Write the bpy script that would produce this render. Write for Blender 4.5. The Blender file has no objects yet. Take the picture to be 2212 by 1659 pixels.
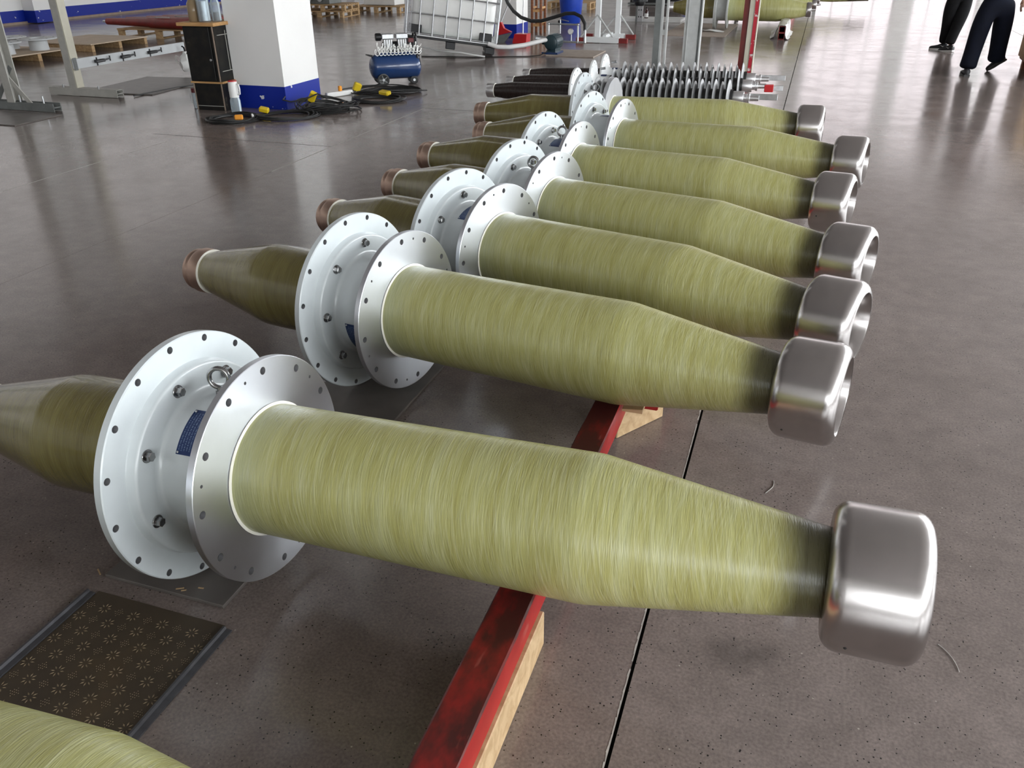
import bpy, bmesh, math, random
from mathutils import Vector, Matrix, Euler
from mathutils.geometry import tessellate_polygon
random.seed(7)
PI = math.pi
SC = bpy.context.scene
COL = SC.collection

# ------------------------------------------------------------------ camera
CAM_F, CAM_PITCH, CAM_YAW, CAM_ROLL, CAM_H = 1768.6, 0.4944, 0.3318, -0.0076, 1.6
def make_camera():
    F = Vector((-math.sin(CAM_YAW)*math.cos(CAM_PITCH), math.cos(CAM_YAW)*math.cos(CAM_PITCH), -math.sin(CAM_PITCH)))
    R = Vector((math.cos(CAM_YAW), math.sin(CAM_YAW), 0)); U = R.cross(F)
    c, s = math.cos(CAM_ROLL), math.sin(CAM_ROLL)
    R2 = R*c + U*s; U2 = U*c - R*s
    cd = bpy.data.cameras.new('camera'); cam = bpy.data.objects.new('camera', cd); COL.objects.link(cam)
    m = Matrix((R2, U2, -F)).transposed().to_4x4(); m.translation = (0, 0, CAM_H)
    cam.matrix_world = m
    cd.sensor_fit = 'HORIZONTAL'; cd.sensor_width = 36; cd.lens = 36*CAM_F/2212
    cd.clip_start = .05; cd.clip_end = 200
    SC.camera = cam
make_camera()

# ------------------------------------------------------------------ sky, exposure
SC.view_settings.view_transform = 'Standard'
SC.view_settings.look = 'None'
SC.view_settings.exposure = 1.6
SC.view_settings.gamma = 1
SC.view_settings.use_curve_mapping = False
SC.cycles.use_denoising = True
SC.cycles.max_bounces = 10
SC.cycles.diffuse_bounces = 5
SC.cycles.glossy_bounces = 5
SC.cycles.transparent_max_bounces = 12
SC.cycles.sample_clamp_indirect = 8
SC.cycles.caustics_reflective = False
SC.cycles.caustics_refractive = False
w = bpy.data.worlds.new('overcast_sky'); SC.world = w; w.use_nodes = True
bg = w.node_tree.nodes['Background']; bg.inputs[0].default_value = (.93, .97, 1.0, 1); bg.inputs[1].default_value = 4.3

# hall shell extents
XL, XR, YN, YF, ZC = -17.6, 9.5, -9.0, 40.0, 7.5
WIN_R = [(-7.0+i*5.2, -7.0+i*5.2+4.2) for i in range(9)]      # spans along y in the right wall
WIN_L = [(-5.6+i*7.65, .3+i*7.65) for i in range(6)]    # high windows between the pilasters of the left wall
WIN_N = [(.2, 4.0), (4.8, 8.6)]    # spans along x in the wall behind the camera
WIN_F = [(-4.2, -1.2), (-.3, 2.9), (3.6, 6.0), (6.6, 9.0)]        # spans along x in the far wall
ZR0, ZR1, ZN0, ZN1, ZF0, ZF1 = 1.2, 5.4, .9, 4.6, .2, 6.6
def portal(loc, rot, sx, sy):
    l = bpy.data.lights.new('window_portal', 'AREA'); l.shape = 'RECTANGLE'; l.size = sx; l.size_y = sy
    l.cycles.is_portal = True
    o = bpy.data.objects.new('window_portal', l); COL.objects.link(o); o.location = loc; o.rotation_euler = rot
portal((XR+.02, (WIN_R[0][0]+WIN_R[-1][1])/2, (ZR0+ZR1)/2), (0, PI/2, 0), ZR1-ZR0, WIN_R[-1][1]-WIN_R[0][0])
portal((XL-.02, (WIN_L[0][0]+WIN_L[-1][1])/2, 4.2), (0, -PI/2, 0), 4.0, WIN_L[-1][1]-WIN_L[0][0])
portal((4.4, YN-.02, (ZN0+ZN1)/2), (PI/2, 0, 0), 8.6, ZN1-ZN0)
portal((2.4, YF+.02, (ZF0+ZF1)/2), (-PI/2, 0, 0), 13.4, ZF1-ZF0)

# ------------------------------------------------------------------ materials
MATS = {}
def nt(name):
    m = bpy.data.materials.new(name); m.use_nodes = True; MATS[name] = m
    t = m.node_tree; return m, t, t.nodes['Principled BSDF']
def N(t, typ, **k):
    n = t.nodes.new(typ)
    for a, v in k.items(): setattr(n, a, v)
    return n
def L(t, a, b): t.links.new(a, b)
def ramp(t, fac, stops):
    r = N(t, 'ShaderNodeValToRGB'); e = r.color_ramp.elements
    while len(e) < len(stops): e.new(.5)
    for i, (p, c) in enumerate(stops):
        e[i].position = p; e[i].color = (*c, 1) if len(c) == 3 else c
    L(t, fac, r.inputs[0]); return r
def mixc(t, fac, a, b, mode='MIX'):
    n = N(t, 'ShaderNodeMix', data_type='RGBA', blend_type=mode)
    for sock, v in ((n.inputs[0], fac), (n.inputs[6], a), (n.inputs[7], b)):
        if hasattr(v, 'links'): L(t, v, sock)
        elif isinstance(v, (int, float)): sock.default_value = v
        else: sock.default_value = (*v, 1)
    return n.outputs[2]
def simple(name, col, rough=.5, metal=0, var=.12, scale=8, bump=0, coat=0, spec=.5, detail=4):
    m, t, b = nt(name)
    tc = N(t, 'ShaderNodeTexCoord'); nz = N(t, 'ShaderNodeTexNoise'); nz.inputs['Scale'].default_value = scale; nz.inputs['Detail'].default_value = detail
    L(t, tc.outputs['Object'], nz.inputs['Vector'])
    r = ramp(t, nz.outputs[0], [(.25, [max(0, c*(1-var)) for c in col]), (.75, [min(1, c*(1+var)) for c in col])])
    L(t, r.outputs[0], b.inputs['Base Color'])
    b.inputs['Roughness'].default_value = rough; b.inputs['Metallic'].default_value = metal
    b.inputs['Coat Weight'].default_value = coat; b.inputs['Coat Roughness'].default_value = .08
    b.inputs['Specular IOR Level'].default_value = spec
    if bump:
        bp = N(t, 'ShaderNodeBump'); bp.inputs['Strength'].default_value = bump; bp.inputs['Distance'].default_value = .01
        L(t, nz.outputs[0], bp.inputs['Height']); L(t, bp.outputs[0], b.inputs['Normal'])
    return m
def math1(t, op, a, b=None, c=None):
    n = N(t, 'ShaderNodeMath', operation=op)
    for i, v in enumerate((a, b, c)):
        if v is None: continue
        if hasattr(v, 'links'): L(t, v, n.inputs[i])
        else: n.inputs[i].default_value = v
    return n.outputs[0]

def floor_mat():
    m, t, b = nt('polished_concrete')
    g = N(t, 'ShaderNodeNewGeometry'); P = g.outputs['Position']
    def noise(sc, det=4, rough=.55):
        n = N(t, 'ShaderNodeTexNoise'); n.inputs['Scale'].default_value = sc; n.inputs['Detail'].default_value = det; n.inputs['Roughness'].default_value = rough
        L(t, P, n.inputs['Vector']); return n.outputs[0]
    big = ramp(t, noise(.7, 6, .65), [(.3, (.180, .146, .132)), (.55, (.222, .182, .166)), (.75, (.258, .215, .198))]).outputs[0]
    fine = ramp(t, noise(130, 3), [(.3, (.72, .72, .72)), (.7, (1.25, 1.25, 1.25))]).outputs[0]
    c = mixc(t, .8, big, fine, 'MULTIPLY')
    scuff = ramp(t, noise(9, 7, .7), [(.32, (.78, .78, .78)), (.68, (1.2, 1.2, 1.2))]).outputs[0]
    c = mixc(t, .7, c, scuff, 'MULTIPLY')
    v = N(t, 'ShaderNodeTexVoronoi'); v.inputs['Scale'].default_value = 85; L(t, P, v.inputs['Vector'])
    vn = noise(6, 2)
    thr = math1(t, 'MULTIPLY', vn, .30)
    dark = math1(t, 'LESS_THAN', v.outputs['Distance'], thr)
    v3 = N(t, 'ShaderNodeSeparateColor'); L(t, v.outputs['Color'], v3.inputs[0])
    dark = math1(t, 'MULTIPLY', dark, math1(t, 'GREATER_THAN', v3.outputs[0], .62))
    c = mixc(t, dark, c, (.012, .011, .010))
    v2 = N(t, 'ShaderNodeTexVoronoi'); v2.inputs['Scale'].default_value = 36; L(t, P, v2.inputs['Vector'])
    s2 = N(t, 'ShaderNodeSeparateColor'); L(t, v2.outputs['Color'], s2.inputs[0])
    lite = math1(t, 'MULTIPLY', math1(t, 'LESS_THAN', v2.outputs['Distance'], .085), math1(t, 'GREATER_THAN', s2.outputs[1], .88))
    c = mixc(t, lite, c, (.42, .38, .33))
    # oil stains with their own shape
    st = ramp(t, noise(1.7, 5, .6), [(.66, (0, 0, 0)), (.72, (1, 1, 1))]).outputs[0]
    c = mixc(t, math1(t, 'MULTIPLY', st, .35), c, (.08, .066, .06))
    for sx, sy, sr in ((.03, 1.60, .075), (.11, 1.63, .06), (.22, 1.315, .03)):      # old spill marks
        vd = N(t, 'ShaderNodeVectorMath', operation='DISTANCE'); L(t, P, vd.inputs[0]); vd.inputs[1].default_value = (sx, sy, 0)
        k = math1(t, 'MULTIPLY_ADD', noise(22, 4), .09, vd.outputs['Value'])
        f = ramp(t, k, [(sr, (1,)*3), (sr+.05, (0,)*3)]).outputs[0]
        c = mixc(t, math1(t, 'MULTIPLY', f, .42), c, (.05, .042, .038))
    L(t, c, b.inputs['Base Color'])
    rr = ramp(t, noise(2.2, 6, .7), [(.3, (.11,)*3), (.7, (.23,)*3)])
    L(t, rr.outputs[0], b.inputs['Roughness'])
    b.inputs['Specular IOR Level'].default_value = .62
    bp = N(t, 'ShaderNodeBump'); bp.inputs['Strength'].default_value = .04; bp.inputs['Distance'].default_value = .001
    L(t, noise(160, 3), bp.inputs['Height']); L(t, bp.outputs[0], b.inputs['Normal'])
    return m
floor_mat()

def fibre_mat(name, cols, streak, rough, coat, streak_gain, t_end=None, root=None):
    """wound glass-fibre resin: uv.x = metres along the axis, uv.y = turns"""
    m, t, b = nt(name)
    uv = N(t, 'ShaderNodeUVMap'); sp = N(t, 'ShaderNodeSeparateXYZ'); L(t, uv.outputs[0], sp.inputs[0])
    u, v = sp.outputs[0], sp.outputs[1]
    info = N(t, 'ShaderNodeObjectInfo'); rnd = math1(t, 'MULTIPLY', info.outputs['Random'], 37.0)
    def streaks(slant, su, sv, det=3):
        cb = N(t, 'ShaderNodeCombineXYZ')
        L(t, math1(t, 'MULTIPLY', math1(t, 'MULTIPLY_ADD', v, slant, u), su), cb.inputs[0])
        L(t, math1(t, 'MULTIPLY', v, sv), cb.inputs[1]); L(t, rnd, cb.inputs[2])
        n = N(t, 'ShaderNodeTexNoise'); n.inputs['Scale'].default_value = 1; n.inputs['Detail'].default_value = det; n.inputs['Roughness'].default_value = .6
        L(t, cb.outputs[0], n.inputs['Vector']); return n.outputs[0]
    band = streaks(.05, 26, 2.6, 4)
    s1 = streaks(.17, 230, 8, 2); s2 = streaks(-.11, 260, 10, 2); s3 = streaks(.06, 480, 11, 2)
    c = ramp(t, band, [(.25, cols[0]), (.5, cols[1]), (.75, cols[2])]).outputs[0]
    f1 = ramp(t, s1, [(.50, (0,)*3), (.74, (1,)*3)]).outputs[0]
    f2 = ramp(t, s2, [(.52, (0,)*3), (.76, (1,)*3)]).outputs[0]
    f3 = ramp(t, s3, [(.35, (.80,)*3), (.65, (1.16,)*3)]).outputs[0]
    c = mixc(t, .8, c, f3, 'MULTIPLY')
    c = mixc(t, math1(t, 'MULTIPLY', f1, streak_gain), c, streak)
    c = mixc(t, math1(t, 'MULTIPLY', f2, streak_gain*.8), c, streak)
    if root is not None:      # paler, resin-poor start of the winding
        r0 = ramp(t, math1(t, 'MULTIPLY_ADD', band, .10, u), [(root, (1,)*3), (root+.10, (0,)*3)]).outputs[0]
        c = mixc(t, math1(t, 'MULTIPLY', r0, .45), c, (.40, .44, .27))
    if t_end is not None:     # dark semiconducting layer at the end of the winding
        r1 = ramp(t, math1(t, 'DIVIDE', math1(t, 'MULTIPLY_ADD', streaks(.02, 3, 3, 2), .05, u), 2.0), [((t_end-.03)/2, (0,)*3), ((t_end+.035)/2, (1,)*3)]).outputs[0]
        c = mixc(t, math1(t, 'MULTIPLY', r1, .88), c, (.035, .030, .010))
    L(t, c, b.inputs['Base Color'])
    rr = ramp(t, s3, [(.3, (rough*.75,)*3), (.7, (rough*1.25,)*3)]); L(t, rr.outputs[0], b.inputs['Roughness'])
    b.inputs['Coat Weight'].default_value = coat; b.inputs['Coat Roughness'].default_value = .10 if coat > .4 else .3
    bp = N(t, 'ShaderNodeBump'); bp.inputs['Strength'].default_value = .38; bp.inputs['Distance'].default_value = .002
    L(t, math1(t, 'ADD', s3, s1), bp.inputs['Height']); L(t, bp.outputs[0], b.inputs['Normal'])
    return m
OLV = [(.328, .306, .092), (.395, .383, .142), (.455, .458, .225)]
fibre_mat('wound_fibre', OLV, (.60, .61, .39), .34, .15, .42, t_end=1.565, root=.30)
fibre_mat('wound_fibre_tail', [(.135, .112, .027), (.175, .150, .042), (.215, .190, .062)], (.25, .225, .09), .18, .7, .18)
fibre_mat('brown_resin', [(.010, .005, .004), (.014, .007, .006), (.020, .010, .008)], (.02, .012, .01), .3, .3, .1)

def brushed(name, col, rough, aniso, scale=(3, 160, 160), rot=0, var=.10, rv=.15):
    m, t, b = nt(name)
    tc = N(t, 'ShaderNodeTexCoord'); mp = N(t, 'ShaderNodeMapping'); mp.inputs['Scale'].default_value = scale
    L(t, tc.outputs['Object'], mp.inputs['Vector'])
    nz = N(t, 'ShaderNodeTexNoise'); nz.inputs['Scale'].default_value = 1; nz.inputs['Detail'].default_value = 3; L(t, mp.outputs[0], nz.inputs['Vector'])
    n2 = N(t, 'ShaderNodeTexNoise'); n2.inputs['Scale'].default_value = 9; n2.inputs['Detail'].default_value = 5; L(t, tc.outputs['Object'], n2.inputs['Vector'])
    c = ramp(t, n2.outputs[0], [(.3, [k*(1-var) for k in col]), (.7, [k*(1+var) for k in col])]).outputs[0]
    L(t, c, b.inputs['Base Color']); b.inputs['Metallic'].default_value = 1
    r = ramp(t, nz.outputs[0], [(.3, (rough*(1-rv),)*3), (.7, (rough*(1+rv),)*3)]); L(t, r.outputs[0], b.inputs['Roughness'])
    b.inputs['Anisotropic'].default_value = aniso; b.inputs['Anisotropic Rotation'].default_value = rot
    tg = N(t, 'ShaderNodeTangent', direction_type='RADIAL', axis='X'); L(t, tg.outputs[0], b.inputs['Tangent'])
    return m
brushed('turned_aluminium', (.78, .81, .86), .38, .66, (90, 90, 90), .25, var=.03, rv=.03)
brushed('brushed_steel', (.49, .465, .455), .27, .5, (40, 10, 10), .25, var=.10, rv=.0)
brushed('copper_alloy', (.58, .42, .335), .42, .3, (120, 12, 12), .25, var=.18, rv=.1)
simple('grey_paint', (.60, .645, .66), .34, coat=.6, var=.03, scale=20)
simple('white_paint', (.80, .82, .82), .34, coat=.2, var=.03)
simple('bolt_steel', (.33, .33, .33), .22, metal=1, var=.2, scale=60)
simple('galvanised', (.55, .56, .57), .4, metal=1, var=.15, scale=30)
simple('sealant', (.80, .78, .70), .5, var=.05)
simple('shed_silicone', (.29, .295, .30), .38, var=.1, scale=30)
simple('black_rubber', (.014, .014, .014), .45, var=.3, scale=30)
simple('black_plastic', (.010, .010, .011), .35, var=.3)
simple('yellow_plastic', (.66, .47, .015), .4, var=.08)
simple('orange_plastic', (.85, .33, .03), .4, var=.08)
simple('white_plastic', (.80, .80, .78), .4, var=.04)
simple('milky_plastic', (.95, .95, .92), .42, var=.05, scale=5)
simple('blue_plastic', (.012, .055, .42), .4, var=.12)
simple('red_plastic', (.52, .014, .018), .35, var=.1)
simple('maroon_plastic', (.10, .012, .014), .4, var=.1)
simple('tank_blue', (.012, .040, .13), .26, coat=.5, var=.12)
simple('motor_green', (.012, .035, .045), .4, var=.2)
simple('concrete_plate', (.36, .30, .25), .7, var=.12, scale=14)
simple('steel_grey_paint', (.47, .48, .47), .45, var=.1, scale=14)
simple('frame_grey_paint', (.42, .41, .375), .5, var=.12, scale=10)
simple('frame_dark', (.16, .17, .165), .5, var=.2, scale=10)
simple('red_steel', (.20, .018, .016), .45, var=.3, scale=20)
simple('white_wall', (.80, .79, .77), .75, var=.03, scale=2)
simple('ceiling_paint', (.28, .26, .25), .8, var=.05, scale=2)
simple('tan_kerb', (.30, .23, .18), .7, var=.15)
simple('black_cloth', (.007, .007, .008), .85, var=.3, scale=20, bump=.3, spec=.2)
simple('navy_cloth', (.004, .0055, .013), .85, var=.35, scale=9, bump=.3, spec=.2)
simple('shoe_dark', (.012, .012, .016), .5, var=.3)
simple('skin', (.45, .27, .20), .55, var=.05)
simple('hair', (.012, .010, .009), .6, var=.2)
simple('plastic_film', (.70, .69, .68), .25, var=.06, scale=12)
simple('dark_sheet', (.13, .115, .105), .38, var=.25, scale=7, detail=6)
simple('black_mat', (.012, .012, .012), .6, var=.3)
simple('edge_iron', (.105, .105, .115), .42, metal=.4, var=.25, scale=25)
simple('maroon_varnish', (.13, .012, .009), .4, var=.25, scale=9)
simple('tube_red', (.22, .020, .016), .42, var=.25, scale=9)
simple('spool_grey', (.55, .57, .58), .5, var=.08)
simple('brown_glass', (.05, .012, .008), .15, coat=.4)
simple('cream_paint', (.55, .52, .42), .5, var=.08)
simple('joint_dark', (.012, .011, .010), .8)
simple('joint_white', (.42, .40, .37), .8, var=.25, scale=60)
simple('metal_bore', (.80, .80, .81), .38, metal=1, var=.12)
def wood(name, a, c, scale=3):
    m, t, b = nt(name)
    tc = N(t, 'ShaderNodeTexCoord'); mp = N(t, 'ShaderNodeMapping'); mp.inputs['Scale'].default_value = (scale, scale*9, scale*9)
    L(t, tc.outputs['Object'], mp.inputs['Vector'])
    nz = N(t, 'ShaderNodeTexNoise'); nz.inputs['Scale'].default_value = 1; nz.inputs['Detail'].default_value = 6; nz.inputs['Distortion'].default_value = .8
    L(t, mp.outputs[0], nz.inputs['Vector'])
    r = ramp(t, nz.outputs[0], [(.3, a), (.7, c)]); L(t, r.outputs[0], b.inputs['Base Color']); b.inputs['Roughness'].default_value = .62
    bp = N(t, 'ShaderNodeBump'); bp.inputs['Strength'].default_value = .25; bp.inputs['Distance'].default_value = .003
    L(t, nz.outputs[0], bp.inputs['Height']); L(t, bp.outputs[0], b.inputs['Normal'])
wood('pale_wood', (.40, .26, .13), (.60, .43, .25))
wood('pallet_wood', (.34, .20, .09), (.58, .40, .21))
wood('deck_ply', (.50, .38, .26), (.66, .53, .40), 2)
wood('plywood', (.42, .22, .08), (.58, .34, .14))
wood('brown_wood', (.16, .055, .02), (.28, .10, .04))
def worn_red():
    m, t, b = nt('worn_red_paint')
    g = N(t, 'ShaderNodeTexCoord'); P = g.outputs['Object']
    def noise(sc, st=(1, 1, 1), det=5):
        mp = N(t, 'ShaderNodeMapping'); mp.inputs['Scale'].default_value = st; L(t, P, mp.inputs['Vector'])
        n = N(t, 'ShaderNodeTexNoise'); n.inputs['Scale'].default_value = sc; n.inputs['Detail'].default_value = det; n.inputs['Roughness'].default_value = .65; L(t, mp.outputs[0], n.inputs['Vector']); return n.outputs[0]
    geo = N(t, 'ShaderNodeNewGeometry'); sp = N(t, 'ShaderNodeSeparateXYZ'); L(t, geo.outputs['Normal'], sp.inputs[0])
    base = ramp(t, noise(7), [(.3, (.30, .012, .012)), (.7, (.42, .022, .020))]).outputs[0]
    wear = ramp(t, noise(5, (1, .5, 1)), [(.34, (0,)*3), (.50, (1,)*3)]).outputs[0]
    top = math1(t, 'GREATER_THAN', sp.outputs[2], .6)     # rubbed black where loads slide
    c = mixc(t, math1(t, 'MULTIPLY', math1(t, 'MULTIPLY', wear, top), .86), base, (.022, .012, .011))
    sc = ramp(t, noise(26, (1, .25, 1), 3), [(.66, (0,)*3), (.72, (1,)*3)]).outputs[0]
    c = mixc(t, math1(t, 'MULTIPLY', sc, .5), c, (.38, .10, .08))
    L(t, c, b.inputs['Base Color']); b.inputs['Roughness'].default_value = .42
worn_red()
def blue_band():
    m, t, b = nt('blue_band_paint')
    g = N(t, 'ShaderNodeNewGeometry'); v = N(t, 'ShaderNodeTexNoise'); v.inputs['Scale'].default_value = 11; v.inputs['Detail'].default_value = 3; L(t, g.outputs['Position'], v.inputs['Vector'])
    chip = ramp(t, v.outputs[0], [(.70, (0,)*3), (.715, (1,)*3)]).outputs[0]
    c = mixc(t, chip, (.004, .020, .27), (.62, .63, .66))
    L(t, c, b.inputs['Base Color']); b.inputs['Roughness'].default_value = .45; b.inputs['Specular IOR Level'].default_value = .3
blue_band()
def black_board():
    m, t, b = nt('black_laminate')
    g = N(t, 'ShaderNodeNewGeometry'); v = N(t, 'ShaderNodeTexNoise'); v.inputs['Scale'].default_value = 9; v.inputs['Detail'].default_value = 6; L(t, g.outputs['Position'], v.inputs['Vector'])
    c = ramp(t, v.outputs[0], [(.45, (.004, .004, .004)), (.68, (.016, .014, .010)), (.76, (.10, .09, .06))]).outputs[0]
    L(t, c, b.inputs['Base Color']); b.inputs['Roughness'].default_value = .42; b.inputs['Specular IOR Level'].default_value = .35
black_board()
def clear(name, col=(.93, .95, .95), rough=.06, alpha=.30):
    m, t, b = nt(name)
    out = t.nodes['Material Output']
    tr = N(t, 'ShaderNodeBsdfTransparent'); tr.inputs[0].default_value = (*col, 1)
    b.inputs['Base Color'].default_value = (*col, 1); b.inputs['Roughness'].default_value = rough
    lw = N(t, 'ShaderNodeFresnel'); lw.inputs[0].default_value = 1.5
    mx = N(t, 'ShaderNodeMixShader'); L(t, math1(t, 'ADD', lw.outputs[0], alpha), mx.inputs[0])
    L(t, tr.outputs[0], mx.inputs[1]); L(t, b.outputs[0], mx.inputs[2]); L(t, mx.outputs[0], out.inputs[0])
clear('clear_plastic', (.86, .90, .92), alpha=.10)
clear('amber_residue_glass', (.55, .42, .26), alpha=.42)
clear('film_wrap', (.88, .88, .90), rough=.2, alpha=.22)
def dimming_pane(name, k):  # unseen tinted sheet added in the windows to dim the incoming daylight
    m, t, b = nt(name); tr = N(t, 'ShaderNodeBsdfTransparent'); tr.inputs[0].default_value = (*k, 1); L(t, tr.outputs[0], t.nodes['Material Output'].inputs[0])
dimming_pane('pane_dim_near', (.80, .80, .80)); dimming_pane('pane_dim_left', (.25, .24, .235)); dimming_pane('pane_dim', (.40, .375, .375))
simple('hole_grey', (.30, .30, .31), .45, metal=.5, var=.2)
simple('hole_dark', (.10, .10, .105), .4, metal=.6, var=.2)  # hole walls and floors coloured dark for the shade inside them
def plate_mat():
    m, t, b = nt('nameplate_print')
    uv = N(t, 'ShaderNodeUVMap'); sp = N(t, 'ShaderNodeSeparateXYZ'); L(t, uv.outputs[0], sp.inputs[0])
    u, v = sp.outputs[0], sp.outputs[1]
    row = math1(t, 'GREATER_THAN', math1(t, 'FRACT', math1(t, 'MULTIPLY', v, 9)), .62)
    n = N(t, 'ShaderNodeTexNoise'); n.inputs['Scale'].default_value = 1
    cb = N(t, 'ShaderNodeCombineXYZ'); L(t, math1(t, 'MULTIPLY', u, 42), cb.inputs[0]); L(t, math1(t, 'FLOOR', math1(t, 'MULTIPLY', v, 9)), cb.inputs[1]); L(t, cb.outputs[0], n.inputs['Vector'])
    ch = math1(t, 'GREATER_THAN', n.outputs[0], .5)
    ins = math1(t, 'MULTIPLY', math1(t, 'LESS_THAN', math1(t, 'ABSOLUTE', math1(t, 'SUBTRACT', u, .5)), .42), math1(t, 'LESS_THAN', math1(t, 'ABSOLUTE', math1(t, 'SUBTRACT', v, .5)), .43))
    fac = math1(t, 'MULTIPLY', math1(t, 'MULTIPLY', row, ch), math1(t, 'MULTIPLY', ins, .5))
    c = mixc(t, fac, (.004, .022, .105), (.30, .40, .55)); L(t, c, b.inputs['Base Color'])
    b.inputs['Roughness'].default_value = .3; b.inputs['Metallic'].default_value = .2
plate_mat()
def sticker_mat():
    m, t, b = nt('sticker_print')
    uv = N(t, 'ShaderNodeUVMap'); sp = N(t, 'ShaderNodeSeparateXYZ'); L(t, uv.outputs[0], sp.inputs[0]); u, v = sp.outputs[0], sp.outputs[1]
    n = N(t, 'ShaderNodeTexNoise'); n.inputs['Scale'].default_value = 1
    cb = N(t, 'ShaderNodeCombineXYZ'); L(t, math1(t, 'MULTIPLY', u, 16), cb.inputs[0]); L(t, math1(t, 'MULTIPLY', v, 9), cb.inputs[1]); L(t, cb.outputs[0], n.inputs['Vector'])
    band = math1(t, 'LESS_THAN', math1(t, 'ABSOLUTE', math1(t, 'SUBTRACT', v, .5)), .22)
    ink = math1(t, 'MULTIPLY', math1(t, 'MULTIPLY', math1(t, 'GREATER_THAN', n.outputs[0], .54), band), .85)
    L(t, mixc(t, ink, (.80, .80, .78), (.02, .02, .02)), b.inputs['Base Color']); b.inputs['Roughness'].default_value = .5
sticker_mat()
def tape_mat():
    m, t, b = nt('red_white_tape')
    g = N(t, 'ShaderNodeTexCoord'); nz = N(t, 'ShaderNodeTexNoise'); nz.inputs['Scale'].default_value = 14; nz.inputs['Detail'].default_value = 4; L(t, g.outputs['Object'], nz.inputs['Vector'])
    c = ramp(t, nz.outputs[0], [(.56, (.46, .012, .03)), (.62, (.70, .60, .60))]); L(t, c.outputs[0], b.inputs['Base Color']); b.inputs['Roughness'].default_value = .35
tape_mat()
def rust_tread():
    m, t, b = nt('rusty_tread_plate')
    g = N(t, 'ShaderNodeNewGeometry'); nz = N(t, 'ShaderNodeTexNoise'); nz.inputs['Scale'].default_value = 6; nz.inputs['Detail'].default_value = 6; L(t, g.outputs['Position'], nz.inputs['Vector'])
    c = ramp(t, nz.outputs[0], [(.3, (.060, .045, .031)), (.6, (.085, .063, .040)), (.8, (.12, .080, .042))]); L(t, c.outputs[0], b.inputs['Base Color']); b.inputs['Roughness'].default_value = .5; b.inputs['Metallic'].default_value = .25
rust_tread()
simple('tread_ridge', (.235, .175, .105), .45, metal=.1, var=.2)

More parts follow.
